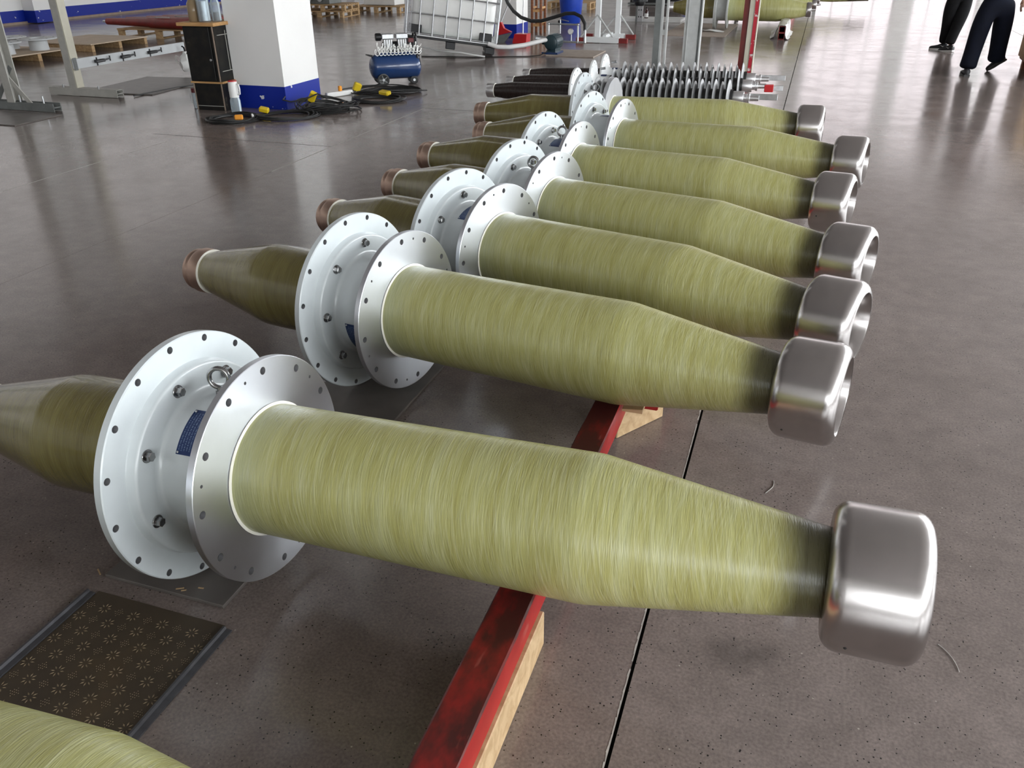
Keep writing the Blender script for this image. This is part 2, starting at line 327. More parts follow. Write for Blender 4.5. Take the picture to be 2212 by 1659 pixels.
# ------------------------------------------------------------------ mesh helpers
class MB:
    def __init__(s): s.v = []; s.f = []; s.uv = {}; s.mi = {}
    def add(s, verts, faces, mat=None):
        o = len(s.v)
        for p in verts:
            p = Vector(p); s.v.append(tuple(mat @ p) if mat is not None else tuple(p))
        for f in faces: s.f.append(tuple(o+i for i in f))
        return s
    def box(s, c, d, rot=None, mat=None):
        x, y, z = [k/2 for k in d]
        V = [(-x,-y,-z),(x,-y,-z),(x,y,-z),(-x,y,-z),(-x,-y,z),(x,-y,z),(x,y,z),(-x,y,z)]
        M = Matrix.Translation(c)
        if rot is not None: M = M @ Euler(rot).to_matrix().to_4x4()
        if mat is not None: M = mat @ M
        return s.add(V, [(3,2,1,0),(4,5,6,7),(0,1,5,4),(1,2,6,5),(2,3,7,6),(3,0,4,7)], M)
    def rbox(s, c, d, bev=.004, rot=None, mat=None):      # chamfered box
        x, y, z = [k/2 for k in d]; b = min(bev, x*.9, y*.9, z*.9)
        V = []; idx = {}
        for sx in (-1, 1):
            for sy in (-1, 1):
                for sz in (-1, 1):
                    for a in range(3):
                        p = [sx*(x-b), sy*(y-b), sz*(z-b)]; p[a] = (sx*x, sy*y, sz*z)[a]
                        idx[(sx, sy, sz, a)] = len(V); V.append(p)
        Fc = []
        for a in range(3):
            o1, o2 = [(1, 2), (2, 0), (0, 1)][a]
            for sg in (-1, 1):
                q = []
                for u, v in ((-1, -1), (1, -1), (1, 1), (-1, 1)):
                    k = [0, 0, 0]; k[a] = sg; k[o1] = u; k[o2] = v; q.append(idx[(*k, a)])
                Fc.append(tuple(q) if sg > 0 else tuple(q[::-1]))
        for a in range(3):            # edges parallel to axis a
            o1, o2 = [(1, 2), (2, 0), (0, 1)][a]
            for u in (-1, 1):
                for v in (-1, 1):
                    k0 = [0, 0, 0]; k0[a] = -1; k0[o1] = u; k0[o2] = v; k1 = list(k0); k1[a] = 1
                    q = (idx[(*k0, o1)], idx[(*k1, o1)], idx[(*k1, o2)], idx[(*k0, o2)])
                    Fc.append(q if u*v < 0 else q[::-1])
        for sx in (-1, 1):
            for sy in (-1, 1):
                for sz in (-1, 1):
                    q = tuple(idx[(sx, sy, sz, a)] for a in range(3)); Fc.append(q if sx*sy*sz > 0 else q[::-1])
        M = Matrix.Translation(c)
        if rot is not None: M = M @ Euler(rot).to_matrix().to_4x4()
        if mat is not None: M = mat @ M
        return s.add(V, Fc, M)
    def cyl(s, p0, p1, r0, r1=None, n=16, caps=True, mat=None):
        r1 = r0 if r1 is None else r1
        p0, p1 = Vector(p0), Vector(p1); d = (p1-p0).normalized()
        u = d.orthogonal().normalized(); v = d.cross(u); V = []; Fc = []
        for p, r in ((p0, r0), (p1, r1)):
            for i in range(n):
                a = 2*PI*i/n; V.append(p+u*math.cos(a)*r+v*math.sin(a)*r)
        for i in range(n): Fc.append((i, (i+1) % n, n+(i+1) % n, n+i))
        if caps: Fc.append(tuple(range(n))[::-1]); Fc.append(tuple(range(n, 2*n)))
        return s.add(V, Fc, mat)
    def tube(s, pts, r, n=8, closed=False, mat=None):
        pts = [Vector(p) for p in pts]; m = len(pts); V = []; Fc = []; u = None
        for i in range(m):
            a = pts[(i-1) % m] if (closed or i > 0) else pts[i]; b = pts[(i+1) % m] if (closed or i < m-1) else pts[i]
            d = (b-a).normalized() if (b-a).length > 1e-9 else Vector((0, 0, 1))
            u = (u - d*u.dot(d)) if u is not None else d.orthogonal()
            if u.length < 1e-6: u = d.orthogonal()
            u.normalize(); w_ = d.cross(u)
            rr = r[i] if isinstance(r, (list, tuple)) else r
            for k in range(n):
                a_ = 2*PI*k/n; V.append(pts[i]+u*math.cos(a_)*rr+w_*math.sin(a_)*rr)
        for i in range(m if closed else m-1):
            j = (i+1) % m
            for k in range(n): Fc.append((i*n+k, i*n+(k+1) % n, j*n+(k+1) % n, j*n+k))
        if not closed: Fc.append(tuple(range(n))[::-1]); Fc.append(tuple((m-1)*n+k for k in range(n)))
        return s.add(V, Fc, mat)
    def lathe(s, prof, n=64, closed=False, uv=False, mat=None):
        """profile [(x, r)] about local X; r = 0 ends are closed to a point"""
        o = len(s.v); m = len(prof); fo = len(s.f)
        V = []
        for x, r in prof:
            for i in range(n):
                a = 2*PI*i/n; V.append((x, -math.sin(a)*r, -math.cos(a)*r))     # a = 0 at the bottom
        Fc = []; K = list(range(m-1)) + ([m-1] if closed else [])
        for k in K:
            k2 = (k+1) % m
            for i in range(n):
                j = (i+1) % n
                Fc.append((k*n+i, k*n+j, k2*n+j, k2*n+i))
                if uv:
                    x0, x1 = prof[k][0], prof[k2][0]
                    s.uv[fo+len(Fc)-1] = [(x0, i/n), (x0, (i+1)/n), (x1, (i+1)/n), (x1, i/n)]
        s.add(V, Fc, mat)
        return s
    def holed(s, x, ri, ro, holes, n=96, flip=False):
        """flat ring at x with round holes [(angle, radius, hole_r)]"""
        loops = [[Vector((math.cos(2*PI*i/n)*ro, math.sin(2*PI*i/n)*ro, 0)) for i in range(n)], [Vector((math.cos(2*PI*i/n)*ri, math.sin(2*PI*i/n)*ri, 0)) for i in range(n)]]
        for a, rb, hr in holes:
            loops.append([Vector((math.cos(a)*rb+math.cos(2*PI*i/14)*hr, math.sin(a)*rb+math.sin(2*PI*i/14)*hr, 0)) for i in range(14)])
        tri = tessellate_polygon(loops); P = [p for l in loops for p in l]
        V = [(x, p.x, p.y) for p in P]; Fc = []
        for t in tri:
            a, b, c = [P[i] for i in t]; ccw = (b-a).cross(c-a).z > 0
            Fc.append(tuple(t) if ccw != flip else tuple(t)[::-1])
        return s.add(V, Fc)
    def hole_walls(s, x0, x1, holes, depth=None):
        """walls of through holes; with depth, an added floor, coloured dark for the shade inside"""
        for a, rb, hr in holes:
            f0 = len(s.f); xb = x1-depth if depth else x0; V = []
            for x in (xb, x1):
                for i in range(14): V.append((x, math.cos(a)*rb+math.cos(2*PI*i/14)*hr, math.sin(a)*rb+math.sin(2*PI*i/14)*hr))
            s.add(V, [(i, (i+1) % 14, 14+(i+1) % 14, 14+i)[::-1] for i in range(14)]+([tuple(range(14))] if depth else []))
            for f in range(f0, len(s.f)): s.mi[f] = 1 if f < f0+14 else 2
        return s
    def sphere(s, c, r, nu=14, nv=9, sc=(1, 1, 1)):
        V = []; Fc = []
        for j in range(nv+1):
            th = PI*j/nv
            for i in range(nu):
                a = 2*PI*i/nu; V.append((c[0]+r*sc[0]*math.sin(th)*math.cos(a), c[1]+r*sc[1]*math.sin(th)*math.sin(a), c[2]+r*sc[2]*math.cos(th)))
        for j in range(nv):
            for i in range(nu): Fc.append((j*nu+i, (j+1)*nu+i, (j+1)*nu+(i+1) % nu, j*nu+(i+1) % nu))
        return s.add(V, Fc)
    def prism(s, poly, axis, a, b, mat=None):      # 2D outline extruded along an axis
        f = {'x': lambda p, h: (h, p[0], p[1]), 'y': lambda p, h: (p[0], h, p[1]), 'z': lambda p, h: (p[0], p[1], h)}[axis]
        n = len(poly); V = [f(p, a) for p in poly]+[f(p, b) for p in poly]
        return s.add(V, [tuple(range(n))[::-1], tuple(range(n, 2*n))]+[(i, (i+1) % n, n+(i+1) % n, n+i) for i in range(n)], mat)
    def mesh(s, name, mat, ang=35, fix=True):
        me = bpy.data.meshes.new(name); me.from_pydata(s.v, [], s.f)
        if s.uv:
            lay = me.uv_layers.new(name='UVMap')
            for p in me.polygons:
                if p.index in s.uv:
                    for li, c in zip(p.loop_indices, s.uv[p.index]): lay.data[li].uv = c
        for k, v in s.mi.items(): me.polygons[k].material_index = v
        if fix:
            bm = bmesh.new(); bm.from_mesh(me)
            bmesh.ops.remove_doubles(bm, verts=bm.verts, dist=1e-5)
            bmesh.ops.recalc_face_normals(bm, faces=bm.faces); bm.to_mesh(me); bm.free()
        if ang:
            me.polygons.foreach_set('use_smooth', [True]*len(me.polygons)); me.set_sharp_from_angle(angle=math.radians(ang))
        for q in ((mat,) if isinstance(mat, str) else mat): me.materials.append(MATS[q])
        me.update()
        return me
    def build(s, name, mat, parent=None, loc=(0, 0, 0), rot=(0, 0, 0), ang=35, fix=True):
        return put(name, s.mesh(name, mat, ang, fix), parent, loc, rot)
def put(name, me, parent=None, loc=(0, 0, 0), rot=(0, 0, 0)):
    o = bpy.data.objects.new(name, me); COL.objects.link(o); o.location = loc; o.rotation_euler = rot
    if parent is not None: o.parent = parent
    return o
def thing(name, label, cat, loc=(0, 0, 0), rot=(0, 0, 0), group=None):
    o = bpy.data.objects.new(name, None); COL.objects.link(o); o.empty_display_size = .1
    o.location = loc; o.rotation_euler = rot; return tag(o, label, cat, group)
def tag(o, label=None, cat=None, group=None, kind=None):
    if label: o['label'] = label
    if cat: o['category'] = cat
    if group: o['group'] = group
    if kind: o['kind'] = kind
    return o
def copy_tree(o, parent=None):
    c = o.copy(); COL.objects.link(c); c.parent = parent
    for ch in list(o.children): copy_tree(ch, c)
    return c
def boxobj(name, mat, c, d, parent=None, bev=0, rot=(0, 0, 0)):
    m = MB(); (m.rbox((0, 0, 0), d, bev) if bev else m.box((0, 0, 0), d))
    return m.build(name, mat, parent, loc=c, rot=rot)

# ------------------------------------------------------------------ the hall
def hall():
    fl = MB().box(((XL+XR)/2, (YN+YF)/2, -.06), (XR-XL, YF-YN, .06)).build('floor', 'joint_dark'); tag(fl, 'dark polished concrete floor with saw-cut joints', kind='structure')
    gx = [(-3.95, .003), (-.197, .009)]; gy = [(15.42, .010)]
    xs = [XL]; ys = [YN]
    for g, w_ in gx: xs += [g-w_/2, g+w_/2]
    for g, w_ in gy: ys += [g-w_/2, g+w_/2]
    xs.append(XR); ys.append(YF)
    for i in range(0, len(xs), 2):
        for j in range(0, len(ys), 2):
            boxobj('floor_slab', 'polished_concrete', ((xs[i]+xs[i+1])/2, (ys[j]+ys[j+1])/2, -.015), (xs[i+1]-xs[i], ys[j+1]-ys[j], .03), fl)
    # filled saw cuts, whitened with dust
    for x0, y0, x1, y1, wd in ((-3.95, 5.6, -3.95, 9.2, .010), (-5.53, 3.9, -5.53, 6.3, .006), (-5.9, 6.55, -3.95, 6.55, .004), (-3.95, 8.57, -3.0, 8.57, .004), (3.70, 17.0, 3.70, 22.5, .012)):
        boxobj('joint_filler', 'joint_white' if wd > .005 else 'joint_dark', ((x0+x1)/2, (y0+y1)/2, .0004), (max(wd, x1-x0), max(wd, y1-y0), .0012), fl)
    # chipped pale lip along the near edge of the long groove
    m = MB(); y = .2; rr = random.Random(3)
    while y < 15:
        st = .02+.004*y; wd = rr.uniform(.0008, .0052)
        if rr.random() < .88: m.add([(-.2015-wd, y, .0006), (-.2005, y, .0006), (-.2005, y+st, .0006), (-.2015-rr.uniform(.0008, .005), y+st, .0006)], [(0, 1, 2, 3)])
        y += st
    m.build('chipped_joint_edge', 'joint_white', fl, ang=0, fix=False)
    def wall(name, axis, at, thick, spans, z0, z1, a0, a1, label):
        m = MB()
        def seg(b0, b1, c0, c1):
            if axis == 'x': m.box((at, (b0+b1)/2, (c0+c1)/2), (thick, b1-b0, c1-c0))
            else: m.box(((b0+b1)/2, at, (c0+c1)/2), (b1-b0, thick, c1-c0))
        seg(a0, a1, 0, z0); seg(a0, a1, z1, ZC)
        e = [a0]+[k for s_ in spans for k in s_]+[a1]
        for i in range(0, len(e), 2): seg(e[i], e[i+1], z0, z1)
        return tag(m.build(name, 'white_wall'), label, kind='structure')
    wl = wall('wall_left', 'x', XL-.15, .3, WIN_L, 2.2, 6.2, YN, YF, 'white plaster wall with a blue painted base')
    boxobj('painted_band', 'blue_band_paint', (XL+.006, (YN+YF)/2, .17), (.012, YF-YN, .24), wl)
    boxobj('kerb', 'tan_kerb', (XL+.03, (YN+YF)/2, .025), (.06, YF-YN, .05), wl)
    for py in (1.2, 8.85, 16.5, 24.2, 31.8):
        boxobj('pilaster', 'white_wall', (XL+.17, py, ZC/2+.14), (.34, .62, ZC-.28), wl)
        boxobj('painted_band', 'blue_band_paint', (XL+.172, py, .15), (.36, .64, .26), wl)
    wall('wall_right', 'x', XR+.15, .3, WIN_R, ZR0, ZR1, YN, YF, 'white right wall with a row of tall windows')
    wall('wall_near', 'y', YN-.15, .3, WIN_N, ZN0, ZN1, XL, XR, 'white wall with windows behind the viewer')
    wall('wall_far', 'y', YF+.15, .3, WIN_F, ZF0, ZF1, XL, XR, 'white far wall with tall glazed bays')
    tag(MB().box(((XL+XR)/2, (YN+YF)/2, ZC+.1), (XR-XL+.6, YF-YN+.6, .2)).build('ceiling', 'ceiling_paint'), 'grey hall ceiling', kind='structure')
    k = 0
    def window(axis, at, b0, b1, z0, z1, nb, nz, dimming_pane=None):
        nonlocal k; k += 1; o = None
        fr = MB(); tw = .07
        def bar(c0, c1, e0, e1, m):
            if axis == 'x': m.box((at, (c0+c1)/2, (e0+e1)/2), (.06, c1-c0, e1-e0))
            else: m.box(((c0+c1)/2, at, (e0+e1)/2), (c1-c0, .06, e1-e0))
        for q in ((b0, b1, z0, z0+tw), (b0, b1, z1-tw, z1), (b0, b0+tw, z0+tw, z1-tw), (b1-tw, b1, z0+tw, z1-tw)): bar(*q, fr)
        o = tag(fr.build('window_%d' % k, 'white_paint'), 'white framed window of the hall', kind='structure')
        if dimming_pane: 
            g = MB(); bar(b0+tw, b1-tw, z0+tw, z1-tw, g); g.v = [((x-at)*.1+at, y, z) if axis == 'x' else (x, (y-at)*.1+at, z) for x, y, z in g.v]; g.build('dimming_pane', dimming_pane, o)
        for i in range(1, nb):
            g = MB(); x = b0+(b1-b0)*i/nb; bar(x-.025, x+.025, z0+tw, z1-tw, g); g.build('mullion', 'white_paint', o)
        for i in range(1, nz):
            g = MB(); z = z0+(z1-z0)*i/nz; bar(b0+tw, b1-tw, z-.02, z+.02, g); g.build('transom', 'white_paint', o)
    for i, (a, b) in enumerate(WIN_R): window('x', XR+.1, a, b, ZR0, ZR1, 4, 3, None)
    for a, b in WIN_L: window('x', XL-.1, a, b, 2.2, 6.2, 4, 3, 'pane_dim_left')
    for a, b in WIN_N: window('y', YN-.1, a, b, ZN0, ZN1, 4, 3, 'pane_dim_near')
    for a, b in WIN_F: window('y', YF+.1, a, b, ZF0, ZF1, 4, 5, 'pane_dim')
    for nm, y0, y1, lab in (('column', 8.03, 8.74, 'white square column with a chipped blue base'), ('column', 15.93, 16.62, 'second white column with a blue base, behind the caged tank')):
        wd = .64
        c = MB().box((-5.345-wd/2, (y0+y1)/2, (.24+ZC)/2), (wd, y1-y0, ZC-.24)).build(nm, 'white_wall'); tag(c, lab, kind='structure')
        boxobj('painted_band', 'blue_band_paint', (-5.345-wd/2, (y0+y1)/2, .121), (wd+.006, y1-y0+.006, .240), c)
hall()

# ------------------------------------------------------------------ olive bushings
RG, RA, RT = .3445, .3035, .1735
X_ALU0, X_ALU = .2158, .237              # aluminium flange: back and front, measured from the painted flange face
X_BEND, X_CONE, R_CONE = 1.127, 1.629, .0936
def arc(x, r, cx_, cr, n=6):     # quarter fillet points from (x,r) about centre
    return [(cx_+(x-cx_)*math.cos(a)+0, cr+(r-cr)*math.sin(a)) for a in [PI/2*i/n for i in range(n+1)]]
def m_paint_flange():
    m = MB(); H = [(2*PI*i/16, .3265, .0098) for i in range(16)]
    m.holed(0, .272, RG-.003, H, 128); m.holed(-.0265, .174, RG-.003, H, 128, True); m.hole_walls(-.0265, 0, H, .014)
    m.lathe([(-.0265, RG-.003), (-.0235, RG), (-.003, RG), (0, RG-.003)], 128)
    pr = [(0, .272), (.004, .2695), (.022, .2675)]+[(.022+.008*math.sin(a), .2595+.008*math.cos(a)) for a in (.4, .8, 1.2, PI/2)]
    pr += [(.030, .208)]+[(.030+.016*(1-math.cos(a)), .208-.016*math.sin(a)) for a in (.4, .8, 1.2, PI/2)]+[(X_ALU0-.002, .190), (X_ALU0-.002, .1745), (-.0265, .174)]
    m.lathe(pr, 128)
    return m.mesh('mounting_flange', ('grey_paint', 'hole_grey', 'hole_dark'), 40)
def m_alu_flange():
    m = MB(); H = [(2*PI*i/12, .2745, .0105) for i in range(12)]+[(2*PI*i/6+math.radians(15), .274, .0045) for i in range(6)]
    m.holed(X_ALU, RT+.0005, RA-.0015, H, 128); m.holed(X_ALU0, RT+.0005, RA-.0015, H, 128, True); m.hole_walls(X_ALU0, X_ALU, H, .014)
    m.lathe([(X_ALU0, RA-.0015), (X_ALU0+.0015, RA), (X_ALU-.0015, RA), (X_ALU, RA-.0015)], 128)
    return m.mesh('clamp_flange', ('turned_aluminium', 'hole_grey', 'hole_dark'), 40)
def m_tube():
    m = MB(); pr = [(.20, RT-.0002)]+[(X_ALU+.005+i*.06, RT) for i in range(15)]+[(X_BEND-.02, RT), (X_BEND-.006, RT-.0004), (X_BEND+.008, RT-.0018)]
    x0, r0 = X_BEND+.008, RT-.0018
    pr += [(x0+(X_CONE+.03-x0)*i/9, r0+(R_CONE-.0045-r0)*i/9) for i in range(1, 10)]
    m.lathe(pr, 96, uv=True); return m.mesh('fibre_tube', 'wound_fibre', 35)
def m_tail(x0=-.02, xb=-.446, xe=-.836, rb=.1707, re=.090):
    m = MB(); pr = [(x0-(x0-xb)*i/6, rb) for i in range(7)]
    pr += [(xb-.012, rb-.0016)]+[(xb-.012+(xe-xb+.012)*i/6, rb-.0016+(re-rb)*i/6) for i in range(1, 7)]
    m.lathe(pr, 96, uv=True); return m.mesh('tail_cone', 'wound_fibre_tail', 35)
def m_cap(x0=X_CONE-.004, ln=.189, R=.1554, k=.036, ri=.104, bore=.118):
    x1 = x0+ln; q = [PI/2*i/7 for i in range(8)]
    pr = [(x0+.05, R_CONE-.004), (x0+.012, ri-.004), (x0+.004, ri), (x0, ri+.006)]
    pr += [(x0+k-k*math.cos(a), R-k+k*math.sin(a)) for a in q]+[(x0+ln/2, R)]
    pr += [(x1-k+k*math.sin(a), R-k+k*math.cos(a)) for a in q]
    pr += [(x1-.001, bore+.003), (x1-.005, bore), (x1-.105, bore-.002), (x1-.105, .02), (x1-.106, .001)]
    return MB().lathe(pr, 96).mesh('end_cap', 'brushed_steel', 50)
def m_copper():
    x = -.834
    pr = [(x+.004, .088), (x, .0975), (x-.004, .0985), (x-.050, .0985), (x-.058, .096), (x-.062, .0915), (x-.068, .0900), (x-.076, .0915), (x-.090, .091), (x-.099, .086), (x-.102, .078), (x-.102, .05), (x-.06, .048), (x-.06, .001)]
    return MB().lathe(pr, 72).mesh('copper_terminal', 'copper_alloy', 40)
def ring_mesh(name, mat, x, r, w_, h_, n=96):
    return MB().lathe([(x-w_/2, r), (x-w_/2, r+h_*.6), (x-w_*.2, r+h_), (x+w_*.2, r+h_), (x+w_/2, r+h_*.5), (x+w_/2, r)], n).mesh(name, mat, 60)
def bolt_mesh():
    m = MB(); V = []
    m.lathe([(0, .004), (0, .0170), (.0025, .0175), (.0035, .0168), (.0035, .012)], 22)      # washer
    V = [(x, math.cos(PI/3*i)*.0125, math.sin(PI/3*i)*.0125) for x in (.0035, .0165) for i in range(6)]+[(.0182, math.cos(PI/3*i)*.0105, math.sin(PI/3*i)*.0105) for i in range(6)]
    m.add(V, [(i, (i+1) % 6, 6+(i+1) % 6, 6+i) for i in range(6)]+[(6+i, 6+(i+1) % 6, 12+(i+1) % 6, 12+i) for i in range(6)]+[tuple(range(12, 18))])
    return m.mesh('bolt', 'bolt_steel', 30)
def eye_mesh():
    m = MB(); m.cyl((0, 0, -.012), (0, 0, .004), .013, .012, 16); m.cyl((0, 0, .002), (0, 0, .014), .008, .008, 12)
    m.tube([(math.sin(a)*.027*.966, math.sin(a)*.027*.26, .038+math.cos(a)*.027) for a in [2*PI*i/28 for i in range(28)]], .0068, 10, True)
    return m.mesh('lifting_eye', 'bolt_steel', 60)
def curved_plate(name, mat, x0, x1, a0, a1, R, th=.002):
    m = MB(); n = 10; V = []; Fc = []
    for r in (R, R+th):
        for i in range(n+1):
            a = a0+(a1-a0)*i/n
            for x in (x0, x1): V.append((x, math.cos(a)*r, math.sin(a)*r))
    k = 2*(n+1)
    for i in range(n):
        j = 2*i
        Fc += [(j, j+1, j+3, j+2), (k+j, k+j+2, k+j+3, k+j+1), (j, j+2, k+j+2, k+j), (j+1, k+j+1, k+j+3, j+3)]
    Fc += [(0, k, k+1, 1), (2*n, 2*n+1, k+2*n+1, k+2*n)]
    m.add(V, Fc)
    for fi, f in enumerate(Fc):
        u = []
        for q in f:
            jj = q % k; u.append(((jj % 2), (jj//2)/n))
        m.uv[fi] = [(1-b, a) for a, b in u] if False else [(b, a) for a, b in u]
    return m.mesh(name, mat, 40, fix=False)
BM = {}
def build_bushing(label, loc, az, el, g_roll, a_roll, b_roll, plate_a, eye_a, sticker=False, film=False):
    if not BM:
        BM.update(pf=m_paint_flange(), af=m_alu_flange(), tube=m_tube(), tail=m_tail(), cap=m_cap(), cop=m_copper(), seal=ring_mesh('seal_ring', 'sealant', X_ALU+.0025, RT-.001, .005, .0085), tseal=ring_mesh('tail_seal', 'sealant', -.832, .088, .006, .0100), bolt=bolt_mesh(), eye=eye_mesh(),
                  plate=curved_plate('nameplate', 'nameplate_print', .076, .150, -.33, .33, .1905), stick=curved_plate('sticker', 'sticker_print', .052, .094, -.13, .13, .1905, .0006),
                  rivet=MB().sphere((0, 0, 0), .0035, 10, 6).mesh('rivet', 'galvanised'), dot=MB().sphere((0, 0, 0), .0042, 10, 7).mesh('vent_hole', 'joint_dark'))
    t = thing('bushing', label, 'bushing', loc, (0, -el, az), 'olive bushings in a row across the red beams')
    ax = (0, 0, RG)
    def rad(a, r, x): return (x, math.cos(a)*r, RG+math.sin(a)*r)
    pf = put('mounting_flange', BM['pf'], t, ax, (g_roll, 0, 0)); af = put('clamp_flange', BM['af'], t, ax, (a_roll, 0, 0)); tag(af, 'bare turned aluminium flange')
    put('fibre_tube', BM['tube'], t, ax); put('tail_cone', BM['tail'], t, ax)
    cap = put('end_cap', BM['cap'], t, ax, (.3*g_roll, 0, 0)); tag(cap, 'brushed steel end cap')
    va = 3.45+.25*math.sin(9*g_roll); put('vent_hole', BM['dot'], cap, (X_CONE+.045, math.cos(va-.3*g_roll)*.1535, math.sin(va-.3*g_roll)*.1535))
    tag(put('copper_terminal', BM['cop'], t, ax), 'copper terminal collar')
    put('seal_ring', BM['seal'], t, ax); put('seal_ring', BM['tseal'], t, ax)
    for i in range(8):
        a = b_roll+PI/4*i; put('bolt', BM['bolt'], t, rad(a, .2375, .030), (a, 0, 0))
    pl = put('nameplate', BM['plate'], t, ax, (plate_a, 0, 0)); tag(pl, 'small blue printed nameplate')
    for sx in (.082, .144):
        for sa in (-.30, .30): put('rivet', BM['rivet'], pl, (sx, math.cos(sa)*.193, math.sin(sa)*.193))
    put('lifting_eye', BM['eye'], t, rad(eye_a, .198, .090), (eye_a-PI/2, 0, 0))
    if sticker: put('sticker', BM['stick'], t, ax, (rad_(97), 0, 0))
    if film:
        m = MB(); rr = random.Random(4); prof = []
        m.lathe([(X_ALU+.004, .178), (X_ALU+.006, .26), (X_ALU+.005, RA+.004), (X_ALU0-.004, RA+.006), (X_ALU0-.012, .25)], 40)
        m.v = [(x+rr.uniform(-.002, .002), y*(1+rr.uniform(0, .012)), z*(1+rr.uniform(0, .012))) for x, y, z in m.v]
        put('film_wrap', m.mesh('film_wrap', 'film_wrap', 20), t, ax)
    return t
rad_ = math.radians
TG = -.237
BUSH = [  # alu centre x, y, azimuth, elevation, painted roll, alu roll, bolt roll, plate angle, eye angle, label
    (-1.1795, 1.5155, -.0430, .0511, 3.1, 22.4, 13.8, 126, 82, 'olive bushing nearest the viewer, its aluminium flange seen whole'),
    (-1.2961, 2.6027, -.1918, .0325, 6.0, 2.0, 39.0, 201, -95, 'second olive bushing from the viewer, its copper end tapering left'),
    (-1.1855, 3.3486, -.3171, .0313, 12.5, 24.6, 2.0, 106, 10, 'third olive bushing from the viewer, blue plate on top of its neck'),
    (-1.1387, 4.0345, -.2966, .0238, 9.8, 1.0, 20.0, 160, 85, 'fourth olive bushing from the viewer'),
    (-1.2211, 4.8531, -.2123, .0195, 21.5, 12.0, 35.0, 100, 78, 'fifth olive bushing from the viewer'),
    (-1.1301, 5.6943, -.1827, .0305, 9.7, 10.8, 10.0, 80, -60, 'sixth olive bushing from the viewer, second from the ribbed bushings'),
    (-1.4064, 6.6098, -.0432, .0234, 5.0, 14.0, 25.0, 200, 88, 'farthest olive bushing of the row, film wrapped round its aluminium flange')]
Z0 = .012
for i, (x, y, az, el, gr, ar, br, pa, ea, lab) in enumerate(BUSH):
    cx_ = x+TG*math.cos(az)*math.cos(el); cy_ = y+TG*math.sin(az)*math.cos(el)
    build_bushing(lab, (cx_, cy_, Z0), az, el, rad_(gr), rad_(ar), rad_(br), rad_(pa), rad_(ea), sticker=(i == 0), film=(i == 6))
build_bushing('olive bushing cut off at the lower left corner', (-1.75+TG, .455, Z0), .03, .042, rad_(4), rad_(9), rad_(11), rad_(130), rad_(80))

# ------------------------------------------------------------------ beams, blocks, sheets under the row
def beam(label, x, y0, y1, z0, z1, wd, tilt=0):
    b = thing('support_beam', label, 'beam', (x, y0, z0))
    m = MB(); n = 24; V = []; Fc = []; rr = random.Random(int(y0*100)); hw = wd/2; h = z1-z0; c = .004
    sec = [(-hw+c, 0), (hw-c, 0), (hw, c), (hw, h-c), (hw-c, h), (-hw+c, h), (-hw, h-c), (-hw, c)]
    for i in range(n+1):
        yy = (y1-y0)*i/n
        for sx, sz in sec: V.append((sx+rr.uniform(-.0012, .0012), yy, sz+tilt*yy+rr.uniform(-.0008, .0008)))
    for i in range(n):
        for k in range(8): Fc.append((i*8+k, i*8+(k+1) % 8, i*8+8+(k+1) % 8, i*8+8+k))
    Fc += [tuple(range(8))[::-1], tuple(n*8+k for k in range(8))]
    m.add(V, Fc).build('beam_body', 'worn_red_paint', b, ang=30)
    return b
beam('long scuffed red beam under the nearest olive bushing', -.488, .05, 2.78, .112, .205, .094)
beam('red beam under the far olive bushings, its end beside the wooden block', -.385, 2.60, 7.6, .100, .190, .094)
def plank(label, c, d, rz=0, name='wooden_block'):
    m = MB(); m.rbox((0, 0, 0), d, .003)
    return tag(m.build(name, 'pale_wood', loc=c, rot=(0, 0, rz)), label, 'wood block')
plank('long pale timber lying under the near red beam', (-.483, .79, .0565), (.104, 1.40, .111), name='timber')
plank('short pale wooden block set askew under the red beam', (-.440, 2.655, .0560), (.095, .25, .110), -.56)
plank('wooden block under the far red beam, hidden by the bushings', (-.385, 6.9, .05), (.10, .3, .098), .0)
plank('pale wooden packer under the middle of the far red beam', (-.385, 4.6, .05), (.10, .3, .098), .0)
for lab, x, y, z, w_ in (('thin wooden shim between the nearest bushing and the red beam', -.425, 1.487, .2118, .05), ('thin wooden shim between the second bushing and the red beam', -.398, 2.435, .1968, .07)):
    m = MB(); m.prism([(-w_/2, -.0065), (w_/2, -.0065), (w_/2, .010), (-w_/2, .002)], 'y', -.03, .03)
    tag(m.build('wooden_shim', 'pale_wood', loc=(x, y, z)), lab, 'shim')
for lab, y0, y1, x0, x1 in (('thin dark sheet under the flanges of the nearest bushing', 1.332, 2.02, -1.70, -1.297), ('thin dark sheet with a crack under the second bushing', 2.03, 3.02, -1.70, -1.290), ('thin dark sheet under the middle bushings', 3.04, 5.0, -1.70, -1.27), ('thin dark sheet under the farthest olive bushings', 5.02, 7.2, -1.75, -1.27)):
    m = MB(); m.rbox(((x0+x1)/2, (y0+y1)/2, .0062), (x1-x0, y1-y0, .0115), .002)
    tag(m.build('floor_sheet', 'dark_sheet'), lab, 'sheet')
tag(MB().rbox((-2.0, .45, .006), (.45, .6, .0115), .002).build('floor_sheet', 'dark_sheet'), 'thin dark sheet under the bushing at the lower left corner', 'sheet')
